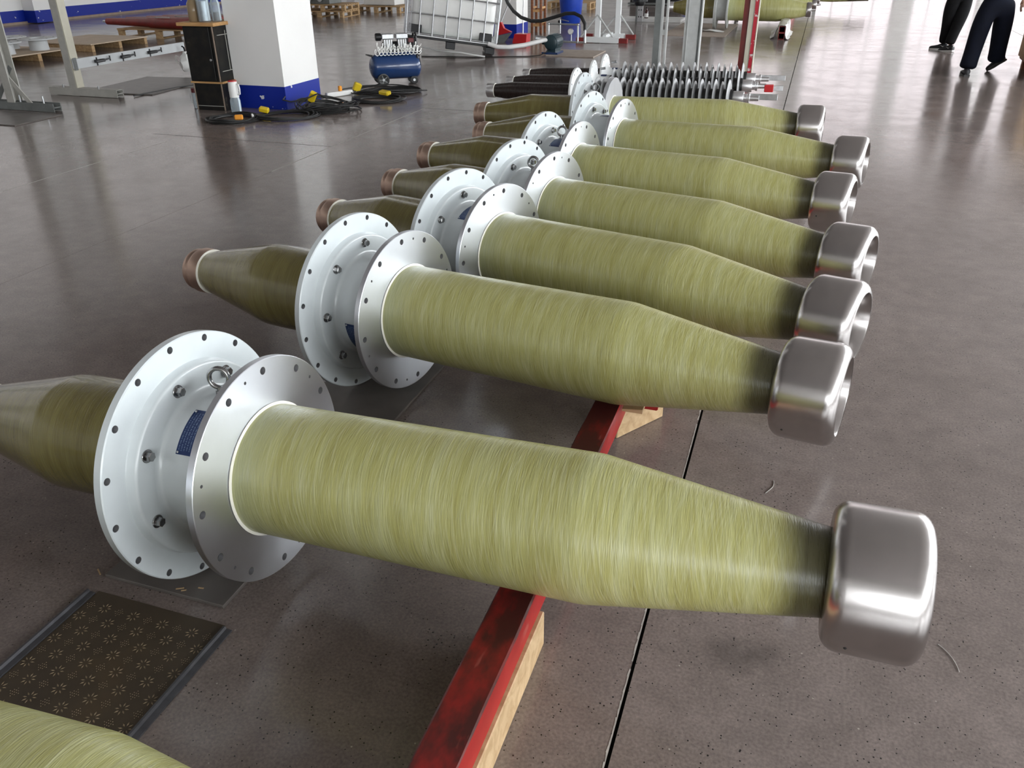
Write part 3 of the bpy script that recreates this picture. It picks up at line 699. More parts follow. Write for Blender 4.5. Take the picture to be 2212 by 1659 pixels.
def tread_plate():
    t = thing('tread_plate', 'rusty floor plate with raised flower tread between two iron edges', 'floor plate', (-1.465, .93, 0))
    W_, D_ = .42, .70
    MB().box((0, 0, .001), (W_, D_, .003)).build('plate', 'rusty_tread_plate', t)
    m = MB(); p = .0475
    nx, ny = int(W_/p)+1, int(D_/p)+1
    for i in range(-nx, nx+1):
        for j in range(-ny, ny+1):
            cx_, cy_ = i*p, j*p*.9
            if abs(cx_) > W_/2-.02 or abs(cy_) > D_/2-.02: continue
            if (i+j) % 2 == 0:
                for k in range(8):
                    a = PI/4*k+.2; m.add([(math.cos(a)*r+cx_-math.sin(a)*s_, math.sin(a)*r+cy_+math.cos(a)*s_, z) for r, s_, z in ((.006, 0, .0024), (.012, .0022, .0024), (.019, 0, .0024), (.012, -.0022, .0024), (.012, 0, .0042))], [(0, 3, 4), (3, 2, 4), (2, 1, 4), (1, 0, 4)])
            else:
                for u in range(-2, 3):
                    for v in range(-2, 3):
                        if abs(u)+abs(v) > 2: continue
                        x, y = cx_+u*.0062, cy_+v*.0062
                        m.add([(x-.0016, y, .0024), (x, y-.0016, .0024), (x+.0016, y, .0024), (x, y+.0016, .0024), (x, y, .0038)], [(0, 1, 4), (1, 2, 4), (2, 3, 4), (3, 0, 4)])
    o = m.build('tread_pattern', 'tread_ridge', t, ang=0, fix=False); tag(o, kind='stuff')
    for sx in (-1, 1):
        e = MB(); e.prism([(-.013, 0), (.013, 0), (.013, .004), (-.004, .004), (-.007, .011), (-.013, .011)], 'y', -.42, .33)
        e.build('edge_iron', 'edge_iron', t, loc=(sx*.226, .01, .0008), rot=(0, 0, 0 if sx > 0 else 0))
tread_plate()
def litter():
    rr = random.Random(11)
    for lab, x, y, ln, a in (('curled pale bristle on the floor right of the groove', .080, 2.388, .11, 1.38), ('pale straw scrap on the floor right of the nearest end cap', .552, 1.765, .07, -1.0)):
        P = [(math.cos(a)*ln*(s_-.5)+.01*math.sin(3*s_), math.sin(a)*ln*(s_-.5)+.012*math.cos(3*s_), .0018) for s_ in [i/8 for i in range(9)]]
        tag(MB().tube(P, .0012, 5).build('bristle', 'joint_white', loc=(x, y, 0)), lab, 'litter')
    for lab, x, y, ln, a in (('pale splinter at the edge of the first sheet', -1.735, 1.345, .030, -.6), ('first splinter on the nearest dark sheet', -1.455, 1.352, .022, .5), ('second splinter on the nearest dark sheet', -1.44, 1.349, .014, .5), ('third splinter on the nearest dark sheet', -1.40, 1.372, .016, .15)):
        tag(MB().box((0, 0, .0125 if x > -1.7 else .0012), (ln, .004, .0016)).build('splinter', 'pale_wood', loc=(x, y, 0), rot=(0, 0, a)), lab, 'splinter')
litter()

# ------------------------------------------------------------------ ribbed silicone bushings
def shed_mesh(R, name, r0=.074):
    pr = [(-.010, r0), (-.008, r0+.02), (-.0105, R-.008), (-.0095, R-.002), (-.0065, R), (-.003, R-.003), (.007, R-.026), (.011, r0+.030), (.012, r0)]
    return MB().lathe(pr, 56, closed=False).mesh(name, 'shed_silicone', 40)
def ribbed(meshes, label, x, y, az, el, kind):
    RF = .2417
    t = thing('ribbed_bushing', label, 'bushing', (x, y, 0), (0, -el, az), 'ribbed dark bushings beyond the olive row')
    ax = (0, 0, RF)
    for nm, me in meshes['parts']: put(nm, me, t, ax)
    for i in range(21):
        big = i % 2 == 0
        s_ = put('shed', meshes['big'] if big else meshes['small'], t, (.2214+.065*i, 0, RF))
    if kind == 1:
        m = MB().rbox((1.83, 0, RF-.02), (.09, .07, .07), .004); tag(m.build('terminal_block', 'red_plastic', t), 'red terminal block')
        MB().rbox((1.92, 0, RF-.02), (.10, .012, .05), .002).build('terminal_bar', 'galvanised', t)
    else:
        MB().rbox((1.84, .02, RF+.012), (.26, .012, .055), .002).build('terminal_bar', 'galvanised', t)
    MB().cyl((.06, .02, RF+RF*.62), (.12, .02, RF+RF*.66), .012, .014, 12).build('test_tap', 'galvanised', t)
    curved = meshes['plate']; put('nameplate', curved, t, ax, (rad_(100), 0, 0))
    return t
def ribbed_set():
    RF = .2417; H = [(2*PI*i/12, .215, .008) for i in range(12)]
    fm = MB(); fm.holed(0, .09, RF-.002, H, 96); fm.holed(-.022, .08, RF-.002, H, 96, True); fm.hole_walls(-.022, 0, H)
    fm.lathe([(-.022, RF-.002), (-.02, RF), (-.002, RF), (0, RF-.002)], 96)
    fm.lathe([(0, .150), (.006, .142), (.03, .105), (.06, .095), (.17, .093), (.175, .088), (.175, .06)], 72)
    tail = MB().lathe([(-.02-.68*i/6, .088) for i in range(7)]+[(-.72, .0865), (-.91, .064)], 64, uv=True)
    cap = MB().lathe([(-.905, .055), (-.905, .070), (-.91, .0717), (-.982, .0717), (-.988, .069), (-.988, .05), (-.95, .048), (-.95, .001)], 56)
    core = MB().lathe([(.17, .078), (1.56, .076)], 48)  # core coloured black to deepen the shade between the sheds
    term = MB().lathe([(1.545, .02), (1.545, .06), (1.55, .062), (1.655, .062), (1.66, .060), (1.66, .040), (1.69, .038), (1.695, .048), (1.715, .048), (1.72, .026), (1.80, .024), (1.80, .001)], 48)
    P = [('flange', fm.mesh('flange', ('white_paint', 'hole_grey', 'hole_dark'), 40)), ('tail_cone', tail.mesh('tail_cone', 'brown_resin')), ('tail_cap', cap.mesh('tail_cap', 'metal_bore', 40)), ('seal_ring', ring_mesh('seal_ring', 'sealant', -.902, .060, .008, .012, 56)),
         ('core', core.mesh('core', 'black_rubber')), ('terminal', term.mesh('terminal', 'metal_bore', 40)), ('neck_band', ring_mesh('neck_band', 'black_rubber', .185, .074, .03, .016, 48))]
    ms = dict(parts=P, big=shed_mesh(.165, 'shed'), small=shed_mesh(.146, 'shed'), plate=curved_plate('nameplate', 'nameplate_print', .08, .14, -.3, .3, .0955))
    ribbed(ms, 'ribbed dark bushing nearest the olive row, low plate terminal', -2.206, 8.535, -.039, .0207, 0)
    ribbed(ms, 'middle ribbed dark bushing with a red terminal block', -2.187, 9.179, .048, .0207, 1)
    ribbed(ms, 'farthest ribbed dark bushing, beside the grey steel posts', -2.190, 9.753, .006, .0207, 0)
    beam('red beam under the ribbed bushings', -.95, 8.1, 10.3, .02, .115, .09)
ribbed_set()

# ------------------------------------------------------------------ grey posts behind the ribbed bushings
def posts():
    t = thing('slotted_post', 'narrow slotted grey steel post behind the ribbed bushings', 'post', (-1.785, 10.9, 0))
    m = MB(); m.box((-.045, 0, 1.3), (.075, .10, 2.6)); m.build('channel', 'frame_dark', t)
    MB().box((.005, -.02, 1.3), (.022, .06, 2.6)).build('web', 'steel_grey_paint', t); MB().box((.066, -.02, 1.3), (.022, .06, 2.6)).build('web', 'steel_grey_paint', t)
    for z in (.12, .62, 1.15, 1.7): MB().box((.036, -.02, z), (.042, .05, .06)).build('batten', 'steel_grey_paint', t)
    t = thing('steel_post', 'wide grey channel post behind the ribbed bushings', 'post', (-1.40, 10.9, 0))
    m = MB(); m.prism([(-.10, -.06), (.055, -.06), (.055, -.05), (.065, -.05), (.065, .06), (-.10, .06)], 'z', 0, 2.6); m.build('channel', 'steel_grey_paint', t)
    MB().box((.078, 0, 1.3), (.022, .10, 2.6)).build('shadow_web', 'frame_dark', t); MB().box((.096, -.01, 1.3), (.012, .12, 2.6)).build('lip', 'steel_grey_paint', t)  # web coloured dark for the shade in the recess beside the lip
    MB().box((-.06, -.066, 1.3), (.012, .012, 2.6)).build('rib', 'steel_grey_paint', t)
    t = thing('taped_post', 'red and cream post with red and white warning tape', 'post', (-.735, 10.9, 0))
    MB().box((-.058, 0, 1.3), (.066, .08, 2.6)).build('red_bar', 'maroon_varnish', t); MB().box((.005, -.01, 1.3), (.060, .10, 2.6)).build('cream_bar', 'cream_paint', t)
    MB().box((.056, -.02, 1.3), (.042, .10, 2.6)).build('warning_tape', 'red_white_tape', t); MB().box((.082, -.02, 1.3), (.010, .11, 2.6)).build('edge', 'cream_paint', t)
posts()

# ------------------------------------------------------------------ far olive bushings
def far_bushings():
    s_ = 1.12
    def one(label, x, y, az, el, silver=True):
        t = thing('bushing', label, 'bushing', (x, y, .01), (0, -el, az), 'far olive bushings by the groove'); t.scale = (s_,)*3
        R = .355; ax = (0, 0, R)
        fm = MB(); H = [(2*PI*i/16, .33, .009) for i in range(16)]
        fm.holed(0, .19, R-.003, H, 96); fm.holed(-.05, .17, R-.003, H, 96, True); fm.hole_walls(-.05, 0, H)
        fm.lathe([(-.05, R-.003), (-.047, R), (-.030, R), (-.028, R-.006), (-.022, R-.006), (-.02, R), (-.003, R), (0, R-.003)], 96); fm.lathe([(0, .21), (.17, .21)], 72)
        fm.build('mounting_flange', ('steel_grey_paint', 'hole_grey', 'hole_dark'), t, ax)
        am = MB(); am.lathe([(.17, .18), (.17, .335), (.172, .337), (.195, .337), (.197, .335), (.197, .18)], 96); am.build('clamp_flange', 'steel_grey_paint', t, ax)
        m = MB(); m.lathe([(.19+.85*i/8, .203) for i in range(9)]+[(1.06, .201), (1.53, .108)], 72, uv=True); m.build('fibre_tube', 'wound_fibre', t, ax)
        MB().lathe([(-.04, .175), (-.42, .175), (-.44, .172), (-.80, .085)], 72, uv=True).build('tail_cone', 'wound_fibre_tail', t, ax)
        MB().lathe([(-.795, .07), (-.795, .088), (-.80, .09), (-.90, .09), (-.905, .085), (-.905, .001)], 56).build('tail_cap', 'metal_bore', t, ax)
        MB().lathe([(1.525, .08), (1.525, .118), (1.53, .120), (1.60, .120), (1.605, .117), (1.605, .001)], 56).build('end_cap', 'brushed_steel', t, ax)
        MB().cyl((1.6, 0, R), (1.68, 0, R), .016, .016, 12).build('stud', 'metal_bore', t)
        return t
    one('olive bushing far off, first behind the grey posts', -1.93, 18.6, .015, -.005)
    one('olive bushing far off, second behind the grey posts', -1.85, 20.2, .02, -.005)
    one('olive bushing far off, third behind the grey posts', -1.80, 22.0, .02, -.005)
    m = thing('resin_core', 'pale olive resin core with a black rod end far off', 'resin core', (-.9, 24.2, 0))
    MB().lathe([(0, .001), (0, .17), (1.2, .17), (2.05, .12), (2.05, .001)], 56, uv=True).build('core', 'wound_fibre', m, (0, 0, .42), (0, .02, .0)); MB().cyl((2.04, 0, .38), (2.30, 0, .375), .035, .035, 14).build('rod', 'black_plastic', m)
    for sx in (.15, .8): MB().prism([(-.2, 0), (.2, 0), (.16, .29), (-.16, .29)], 'x', sx-.04, sx+.04).build('cradle', 'steel_grey_paint', m)
    sh = tag(MB().box((-2.2, 18.55, .005), (1.2, 2.8, .008)).build('floor_sheet', 'concrete_plate'), 'pale sheet under the far olive bushings', 'sheet')
    # wrapped hollow beam
    b = thing('hollow_beam', 'red hollow beam wrapped in white film under the far bushings', 'beam', (-.57, 16.92, 0))
    for z in (.058, .172):
        g = MB(); o_, i_ = .056, .046
        V = [(sx*k, y, z+sz*k) for y in (0, 6.0) for k in (o_, i_) for sx, sz in ((-1, -1), (1, -1), (1, 1), (-1, 1))]
        Fc = [(j, (j+1) % 4, 8+(j+1) % 4, 8+j) for j in range(4)]+[(4+j, 12+j, 12+(j+1) % 4, 4+(j+1) % 4) for j in range(4)]+[(j, 4+j, 4+(j+1) % 4, (j+1) % 4) for j in range(4)]+[(8+j, 8+(j+1) % 4, 12+(j+1) % 4, 12+j) for j in range(4)]
        g.add(V, Fc).build('square_tube', 'red_steel', b, ang=0)
    rr = random.Random(5); n = 16; V = []; Fc = []
    sec = [(-.20, .004), (-.14, .05), (-.10, .13), (-.07, .22), (-.03, .238), (.05, .236), (.070, .21), (.070, .10), (.085, .03), (.13, .004)]
    for i in range(n+1):
        y = -.02+i*.10
        for x, z in sec: V.append((x*(1+.25*i/n)+rr.uniform(-.012, .012), y+rr.uniform(-.02, .02), max(.003, z+(.10*i/n if z > .1 else 0)*0+rr.uniform(-.006, .008) if z < .2 else z+rr.uniform(0, .012))))
    k = len(sec)
    for i in range(n):
        for j in range(k-1): Fc.append((i*k+j, i*k+j+1, (i+1)*k+j+1, (i+1)*k+j))
    MB().add(V, Fc).build('film', 'plastic_film', b, ang=25)
    rag = MB(); V = []
    for i in range(7):
        for j in range(4): V.append((-2.25+i*.09, 17.95+j*.06+rr.uniform(-.02, .02), .012+rr.uniform(0, .05)*(0 < i < 6)))
    rag.add(V, [(i*4+j, i*4+4+j, i*4+5+j, i*4+j+1) for i in range(6) for j in range(3)]); tag(rag.build('rag', 'white_plastic'), 'crumpled white rag beside the far flange', 'rag')
far_bushings()

# ------------------------------------------------------------------ people
def skin_body(name, joints, edges, mat, parent=None, sub=2, root=0):
    me = bpy.data.meshes.new(name); me.from_pydata([j[0] for j in joints], edges, [])
    o = bpy.data.objects.new(name, me); COL.objects.link(o)
    sk = o.modifiers.new('skin', 'SKIN'); sk.use_smooth_shade = True
    for i, j in enumerate(joints):
        d = me.skin_vertices[0].data[i]; r = j[1]; d.radius = (r, r) if not isinstance(r, tuple) else r; d.use_root = (i == root)
    s_ = o.modifiers.new('sub', 'SUBSURF'); s_.levels = sub; s_.render_levels = sub
    dg = bpy.context.evaluated_depsgraph_get(); ev = o.evaluated_get(dg); nm = bpy.data.meshes.new_from_object(ev)
    nm.materials.clear(); nm.materials.append(MATS[mat]); nm.polygons.foreach_set('use_smooth', [True]*len(nm.polygons))
    bpy.data.objects.remove(o); bpy.data.meshes.remove(me)
    return put(name, nm, parent)
def shoe(parent, ankle, toe_dir, pitch, mat, sole, mark=False):
    """low shoe; local +X to the toe, heel at the origin's rear"""
    a = math.atan2(toe_dir[1], toe_dir[0])
    m = MB(); V = []; Fc = []; n = 12
    sec = [(-.075, .030, .070), (-.06, .038, .085), (-.02, .040, .092), (.03, .038, .085), (.08, .043, .062), (.13, .047, .050), (.17, .042, .042), (.195, .026, .030)]
    for x, hw, hh in sec:
        for k in range(n):
            t = 2*PI*k/n; V.append((x, math.cos(t)*hw, max(.014, hh/2+.012+math.sin(t)*hh/2)))
    for i in range(len(sec)-1):
        for k in range(n): Fc.append((i*n+k, i*n+(k+1) % n, (i+1)*n+(k+1) % n, (i+1)*n+k))
    Fc += [tuple(range(n))[::-1], tuple((len(sec)-1)*n+k for k in range(n))]
    o = m.add(V, Fc).build('shoe', mat, parent, ankle, (0, pitch, a), ang=60)
    MB().prism([(-.082, -.032), (-.05, -.044), (.05, -.040), (.13, -.050), (.185, -.035), (.202, 0), (.185, .035), (.13, .050), (.05, .040), (-.05, .044), (-.082, .032)], 'z', 0, .022).build('sole', sole, o)
    if mark:
        q = MB()
        for sy in (-1, 1): q.add([(-.03, sy*.0405, .065), (-.012, sy*.0425, .048), (.04, sy*.0425, .078), (-.012, sy*.043, .058)], [(0, 1, 3), (1, 2, 3)])
        q.build('side_mark', 'white_plastic', o, ang=0, fix=False); MB().rbox((-.072, 0, .078), (.012, .030, .014), .003).build('heel_tab', 'white_plastic', o)
    return o
def hand(parent, wrist, d, mat='skin'):
    """relaxed hand hanging along d from the wrist"""
    d = Vector(d).normalized(); s_ = Vector((0, 1, 0)); s_ = (s_-d*s_.dot(d)).normalized(); nrm = d.cross(s_)
    w_ = Vector(wrist); J = [(w_, .022), (w_+d*.05, (.034, .018)), (w_+d*.085, (.034, .016))]; E = [(0, 1), (1, 2)]
    for k, (off, ln) in enumerate(((-.030, .062), (-.010, .075), (.010, .080), (.028, .072))):
        b = len(J); J += [(w_+d*.088+s_*off, .0092), (w_+d*(.09+ln*.5)+s_*off*1.1+nrm*.008, .0085), (w_+d*(.09+ln*.95)+s_*off*1.1+nrm*.026, .007)]
        E += [(2, b), (b, b+1), (b+1, b+2)]
    b = len(J); J += [(w_+d*.035-s_*.034, .011), (w_+d*.07-s_*.052+nrm*.008, .0095), (w_+d*.098-s_*.05+nrm*.018, .008)]; E += [(1, b), (b, b+1), (b+1, b+2)]
    return skin_body('hand', J, E, mat, parent, 1)
def person(label, base, J, top_mat, leg_mat, shoes):
    """J: dict of joints in metres relative to base"""
    t = thing('person', label, 'person', (base[0], base[1], 0))
    g = {k: Vector(v) for k, v in J.items()}
    mid = lambda a, b, f: g[a].lerp(g[b], f)
    # body (skin) with head and forearms
    jb = [(g['pelvis'], .12), (g['chest'], (.15, .11)), (g['neck'], .052), (g['head']+Vector((0, 0, -.05)), .072), (g['head']+Vector((0, 0, .04)), .088), (g['head']+Vector((0, 0, .10)), .06)]
    eb = [(0, 1), (1, 2), (2, 3), (3, 4), (4, 5)]
    for s_ in 'LR':
        b = len(jb); jb += [(g['sh'+s_], .055), (g['el'+s_], .040), (g['wr'+s_], .026)]; eb += [(1, b), (b, b+1), (b+1, b+2)]
        b = len(jb); jb += [(g['hip'+s_], .085), (g['kn'+s_], .058), (mid('kn'+s_, 'an'+s_, .4), .052), (g['an'+s_], .036)]; eb += [(0, b), (b, b+1), (b+1, b+2), (b+2, b+3)]
    body = skin_body('body', jb, eb, 'skin', t)
    f = g['face']
    side = Vector((f.y, -f.x, 0))
    hd = g['head']
    hm = MB(); hm.sphere((hd-f*.012+Vector((0, 0, .045))), .098, 18, 12, (.92, .98, 1.0)); hm.v = [v for v in hm.v]
    hair = hm.build('hair', 'hair', body); 
    fm = MB(); fm.sphere(hd+f*.086+Vector((0, 0, -.02)), .014, 8, 6, (1, 1, 1.3))
    fm.build('nose', 'skin', body)
    e = MB()
    for sg in (-1, 1): e.sphere(hd+f*.076+side*sg*.032+Vector((0, 0, .008)), .009, 8, 6)
    e.build('eyes', 'black_plastic', body)
    MB().rbox(hd+f*.078+Vector((0, 0, -.055)), (.04, .012, .008), .003, (0, 0, math.atan2(side.y, side.x))).build('mouth', 'maroon_plastic', body)
    for sg in (-1, 1): MB().sphere(hd+side*sg*.086-Vector((0, 0, .005)), .022, 8, 6, (.5, .5, 1.3)).build('ear', 'skin', body)
    # trousers: both legs in one garment
    jt = [(g['pelvis']+Vector((0, 0, .05)), (.155, .115)), (g['pelvis'], (.165, .125)), (g['pelvis']+Vector((0, 0, -.05)), (.15, .12))]; et = [(0, 1), (1, 2)]
    rl = J.get('rleg', (.098, .085, .072, .070, .078))
    for s_ in 'LR':
        b = len(jt)
        jt += [(mid('hip'+s_, 'kn'+s_, .18), rl[0]), (mid('hip'+s_, 'kn'+s_, .6), rl[1]), (g['kn'+s_], rl[2]), (mid('kn'+s_, 'an'+s_, .45), rl[3]), (mid('kn'+s_, 'an'+s_, .8), rl[3]*.98), (mid('kn'+s_, 'an'+s_, .98), rl[4])]
        et += [(2, b)]+[(b+i, b+i+1) for i in range(5)]
    skin_body('trousers', jt, et, leg_mat, t)
    jj = [(g['pelvis']+Vector((0, 0, .06)), (.175, .135)), (mid('pelvis', 'chest', .5), (.175, .13)), (g['chest'], (.185, .135)), (g['neck']-Vector((0, 0, .03)), .075)]; ej = [(0, 1), (1, 2), (2, 3)]
    for s_ in 'LR':
        b = len(jj); jj += [(g['sh'+s_], .075), (mid('sh'+s_, 'el'+s_, .5), .064), (g['el'+s_], .056), (mid('el'+s_, 'wr'+s_, .92), .042)]; ej += [(2, b), (b, b+1), (b+1, b+2), (b+2, b+3)]
    skin_body('jacket', jj, ej, top_mat, t)
    for s_ in 'LR': hand(body, g['wr'+s_], g['wr'+s_]-g['el'+s_])
    for (an, td, pitch, mat, sole, mark) in shoes: shoe(t, an, td, pitch, mat, sole, mark)
    return t
def people():
    # walking away, navy work clothes, right heel lifted
    J = dict(pelvis=(.20, .16, .92), chest=(.24, .20, 1.28), neck=(.29, .22, 1.47), head=(.29, .24, 1.60), face=(0, 1, 0),
             shL=(.10, .20, 1.40), elL=(.03, .22, 1.12), wrL=(.08, .40, 1.08), shR=(.48, .20, 1.40), elR=(.53, .16, 1.13), wrR=(.50, .20, .93),
             hipL=(.10, .16, .88), knL=(.05, .10, .49), anL=(.0, .0, .07), hipR=(.30, .16, .88), knR=(.36, .36, .49), anR=(.40, .48, .13), rleg=(.135, .125, .118, .110, .122))
    person('person in navy work clothes walking away with the right heel lifted', (1.98, 12.86), J, 'navy_cloth', 'navy_cloth',
           [((0, -.01, .0), (-.05, 1), 0, 'shoe_dark', 'black_rubber', False), ((.46, .47, .115), (-.55, .55), .62, 'shoe_dark', 'black_rubber', False)])
    J = dict(pelvis=(.04, .10, .90), chest=(.11, .12, 1.26), neck=(.10, .13, 1.45), head=(.08, .15, 1.58), face=(-.6, .8, 0),
             shL=(-.06, .06, 1.38), elL=(-.12, .10, 1.10), wrL=(-.10, .2, .90), shR=(.28, .18, 1.38), elR=(.34, .20, 1.10), wrR=(.33, .28, .90),
             hipL=(-.06, .07, .86), knL=(-.07, .12, .47), anL=(-.06, .22, .09), hipR=(.12, .13, .86), knR=(.08, .06, .47), anR=(.0, .0, .09), rleg=(.135, .125, .105, .085, .075))
    person('person in black trousers and trainers stepping away at the upper right', (2.08, 15.75), J, 'black_cloth', 'black_cloth',
           [((-.06, .22, 0), (-.95, .30), 0, 'shoe_dark', 'white_plastic', True), ((.02, -.02, 0), (-.55, .60), .10, 'shoe_dark', 'white_plastic', True)])
people()
cr = thing('crate', 'brown wooden crate on feet at the right edge', 'crate', (3.38, 13.2, 0), (0, 0, -.06))
for i in range(5): boxobj('board', 'pallet_wood', (-.66, -.56+.28*i, .55), (.03, .27, .78), cr, .003)
for i in range(5): boxobj('board', 'pallet_wood', (-.52+.26*i, -.71, .55), (.25, .03, .78), cr, .003)
boxobj('body', 'brown_wood', (0, 0, .55), (1.28, 1.38, .76), cr); boxobj('bottom_rail', 'brown_wood', (-.60, 0, .15), (.10, 1.40, .05), cr, .003)
for sx in (-.56, .56):
    for sy in (-.6, .6): boxobj('foot', 'brown_wood', (sx, sy, .063), (.11, .12, .124), cr, .003)

# ------------------------------------------------------------------ cabinet with jars, by the column
def board_box(parent, name, c, d, face_mat='black_laminate'):
    """a black laminated carcass with bare edges"""
    o = boxobj(name, face_mat, c, d, parent)
    return o
def cabinet():
    t = thing('cabinet', 'scuffed black wooden cabinet standing on its base against the column', 'cabinet', (-6.155, 8.00, 0), (0, 0, .045))
    boxobj('base', 'black_laminate', (0, 0, .14), (.36, .42, .28), t); boxobj('base_board', 'plywood', (0, 0, .289), (.40, .45, .018), t, .002)
    boxobj('body', 'black_laminate', (-.005, .01, .575), (.37, .44, .552), t); boxobj('top', 'plywood', (-.01, .0, .868), (.45, .50, .034), t, .003)
    boxobj('door', 'black_laminate', (-.03, -.216, .575), (.31, .016, .53), t, .002)
    boxobj('edge_strip', 'tan_kerb', (.168, -.213, .575), (.012, .012, .55), t); boxobj('edge_strip', 'tan_kerb', (.17, -.213, .14), (.012, .012, .276), t); boxobj('edge_strip', 'tan_kerb', (-.172, -.213, .14), (.010, .010, .276), t)
    for z in (.40, .76): boxobj('shelf_edge', 'frame_grey_paint', (.184, -.07, z), (.006, .20, .006), t)
    boxobj('shelf_edge', 'frame_grey_paint', (.184, -.02, .6), (.006, .006, .40), t)
    m = MB(); m.lathe([(0, .004), (0, .012), (.004, .013), (.006, .011), (.006, .001)], 16); m.build('knob', 'galvanised', t, (.10, -.224, .52), (0, 0, -PI/2))
    boxobj('kick_line', 'frame_grey_paint', (0, -.212, .045), (.33, .004, .006), t)
    # glass jars on top
    def jar(label, x, y, r, h, mat, z=.885, fill=None):
        j = thing('glass_jar', label, 'jar', (x, y, z))
        MB().lathe([(0, .001), (0, r*.9), (.01, r), (h*.72, r), (h*.84, r*.72), (h, r*.72), (h, r*.66), (h*.84, r*.66), (h*.70, r*.93), (.012, r*.93), (.010, .001)], 32).build('glass', mat, j, rot=(0, -PI/2, 0))
        if fill: MB().lathe([(.012, .001), (.012, r*.9), (fill[1], r*.9), (fill[1], .001)], 32).build('contents', fill[0], j, rot=(0, -PI/2, 0))
        return j
    jar('amber stained glass jar on the black cabinet', -6.26, 7.91, .062, .24, 'amber_residue_glass', fill=('tan_kerb', .07))
    jar('tall clear glass jar in the middle of the cabinet top', -6.125, 7.90, .066, .30, 'clear_plastic', fill=('galvanised', .20))
    jar('dark bottomed glass jar beside the column', -6.02, 7.96, .05, .25, 'clear_plastic', fill=('black_plastic', .09))
    # jug on the floor in front
    j = thing('plastic_jug', 'clear plastic jug with a white lid and red cap in front of the column', 'jug', (-5.775, 7.72, 0))
    up = (0, -PI/2, 0)
    MB().lathe([(0, .001), (0, .048), (.008, .054), (.13, .054), (.15, .048), (.165, .046), (.20, .046), (.20, .043), (.165, .043), (.13, .051), (.01, .051), (.008, .001)], 32).build('bottle', 'clear_plastic', j, rot=up)
    MB().lathe([(.165, .047), (.165, .049), (.245, .049), (.245, .047)], 32).build('label_band', 'white_plastic', j, rot=up)
    MB().lathe([(.225, .046), (.225, .052), (.325, .046), (.325, .001)], 32).build('lid', 'white_plastic', j, rot=up); MB().lathe([(.324, .047), (.332, .045), (.336, .03), (.336, .001)], 32).build('cap', 'red_plastic', j, rot=up)
    MB().tube([(.045, 0, .30), (.075, -.005, .295), (.082, -.005, .25), (.078, -.005, .20), (.048, 0, .19)], .008, 8).build('handle', 'white_plastic', j)
    j = thing('tea_bottle', 'glass tea bottle with a maroon lid left of the cabinet base', 'bottle', (-6.375, 7.84, 0))
    MB().lathe([(0, .001), (0, .036), (.17, .036), (.18, .030), (.18, .027), (.168, .032), (.006, .032), (.004, .001)], 28).build('glass', 'clear_plastic', j, rot=up); MB().lathe([(.17, .036), (.172, .038), (.215, .038), (.218, .034), (.218, .001)], 28).build('lid', 'maroon_plastic', j, rot=up)
    MB().tube([(-.034, 0, .15), (-.068, 0, .145), (-.072, 0, .10), (-.062, 0, .06), (-.034, 0, .055)], .004, 6).build('handle', 'clear_plastic', j)
    b = MB(); rr = random.Random(2); V = []
    for i in range(9):
        for k in range(8):
            a = 2*PI*k/8; z = .02+.26*i/8; r = (.05+.05*math.sin(PI*min(1, i/6.5)))*(1-.55*(i > 6)); V.append((math.cos(a)*r+rr.uniform(-.015, .015), math.sin(a)*r+rr.uniform(-.015, .015), z))
    bt = thing('carrier_bag', 'white plastic bag hanging from the clamp rail beside the cabinet', 'bag', (-8.20, 10.02, .03))
    b.add(V, [(i*8+k, i*8+(k+1) % 8, (i+1)*8+(k+1) % 8, (i+1)*8+k) for i in range(8) for k in range(8)]+[tuple(range(8))[::-1]]).build('bag', 'white_plastic', bt)
    MB().tube([(-.05, -.02, .20), (-.13, -.03, .22), (-.15, -.03, .17), (-.10, -.02, .11), (-.05, 0, .10)], .010, 6).build('handle', 'white_plastic', bt)
    MB().tube([(-.03, .0, .345), (.0, .0, .33), (.01, .0, .28), (.0, .0, .24)], .010, 6).build('strap', 'black_cloth', bt)
cabinet()

# ------------------------------------------------------------------ cables on the floor
def coil(label, c, rx, ry, turns, r, seed, rz=0, jitter=.15, wraps=.05, tail=None):
    rr = random.Random(seed); P = []; n = 30
    ph = [rr.uniform(0, 6.28) for _ in range(4)]
    ox = oy = 0; sc = 1
    for k in range(turns):
        ox2, oy2, sc2 = rr.uniform(-jitter, jitter)*rx*.6, rr.uniform(-jitter, jitter)*ry, 1+rr.uniform(-jitter, jitter)
        for i in range(n):
            f = i/n; a = 2*PI*f; s_ = sc+(sc2-sc)*f
            x = math.cos(a)*rx*s_+ox+(ox2-ox)*f; y = math.sin(a)*ry*s_+oy+(oy2-oy)*f
            z = r+.002+.8*wraps*(k/turns)*(.6+.4*math.sin(a*2+ph[k % 4]))
            P.append((x*math.cos(rz)-y*math.sin(rz), x*math.sin(rz)+y*math.cos(rz), z))
        ox, oy, sc = ox2, oy2, sc2
    if tail: P += tail
    t = thing('cable_coil', label, 'cable', (c[0], c[1], 0), group='black extension cables heaped by the column')
    MB().tube(P, r, 6).build('cable', 'black_rubber', t)
    return t
def plug(t, name, mat, c, d, rot):
    MB().rbox((0, 0, 0), d, .010).build(name, mat, t, c, rot)
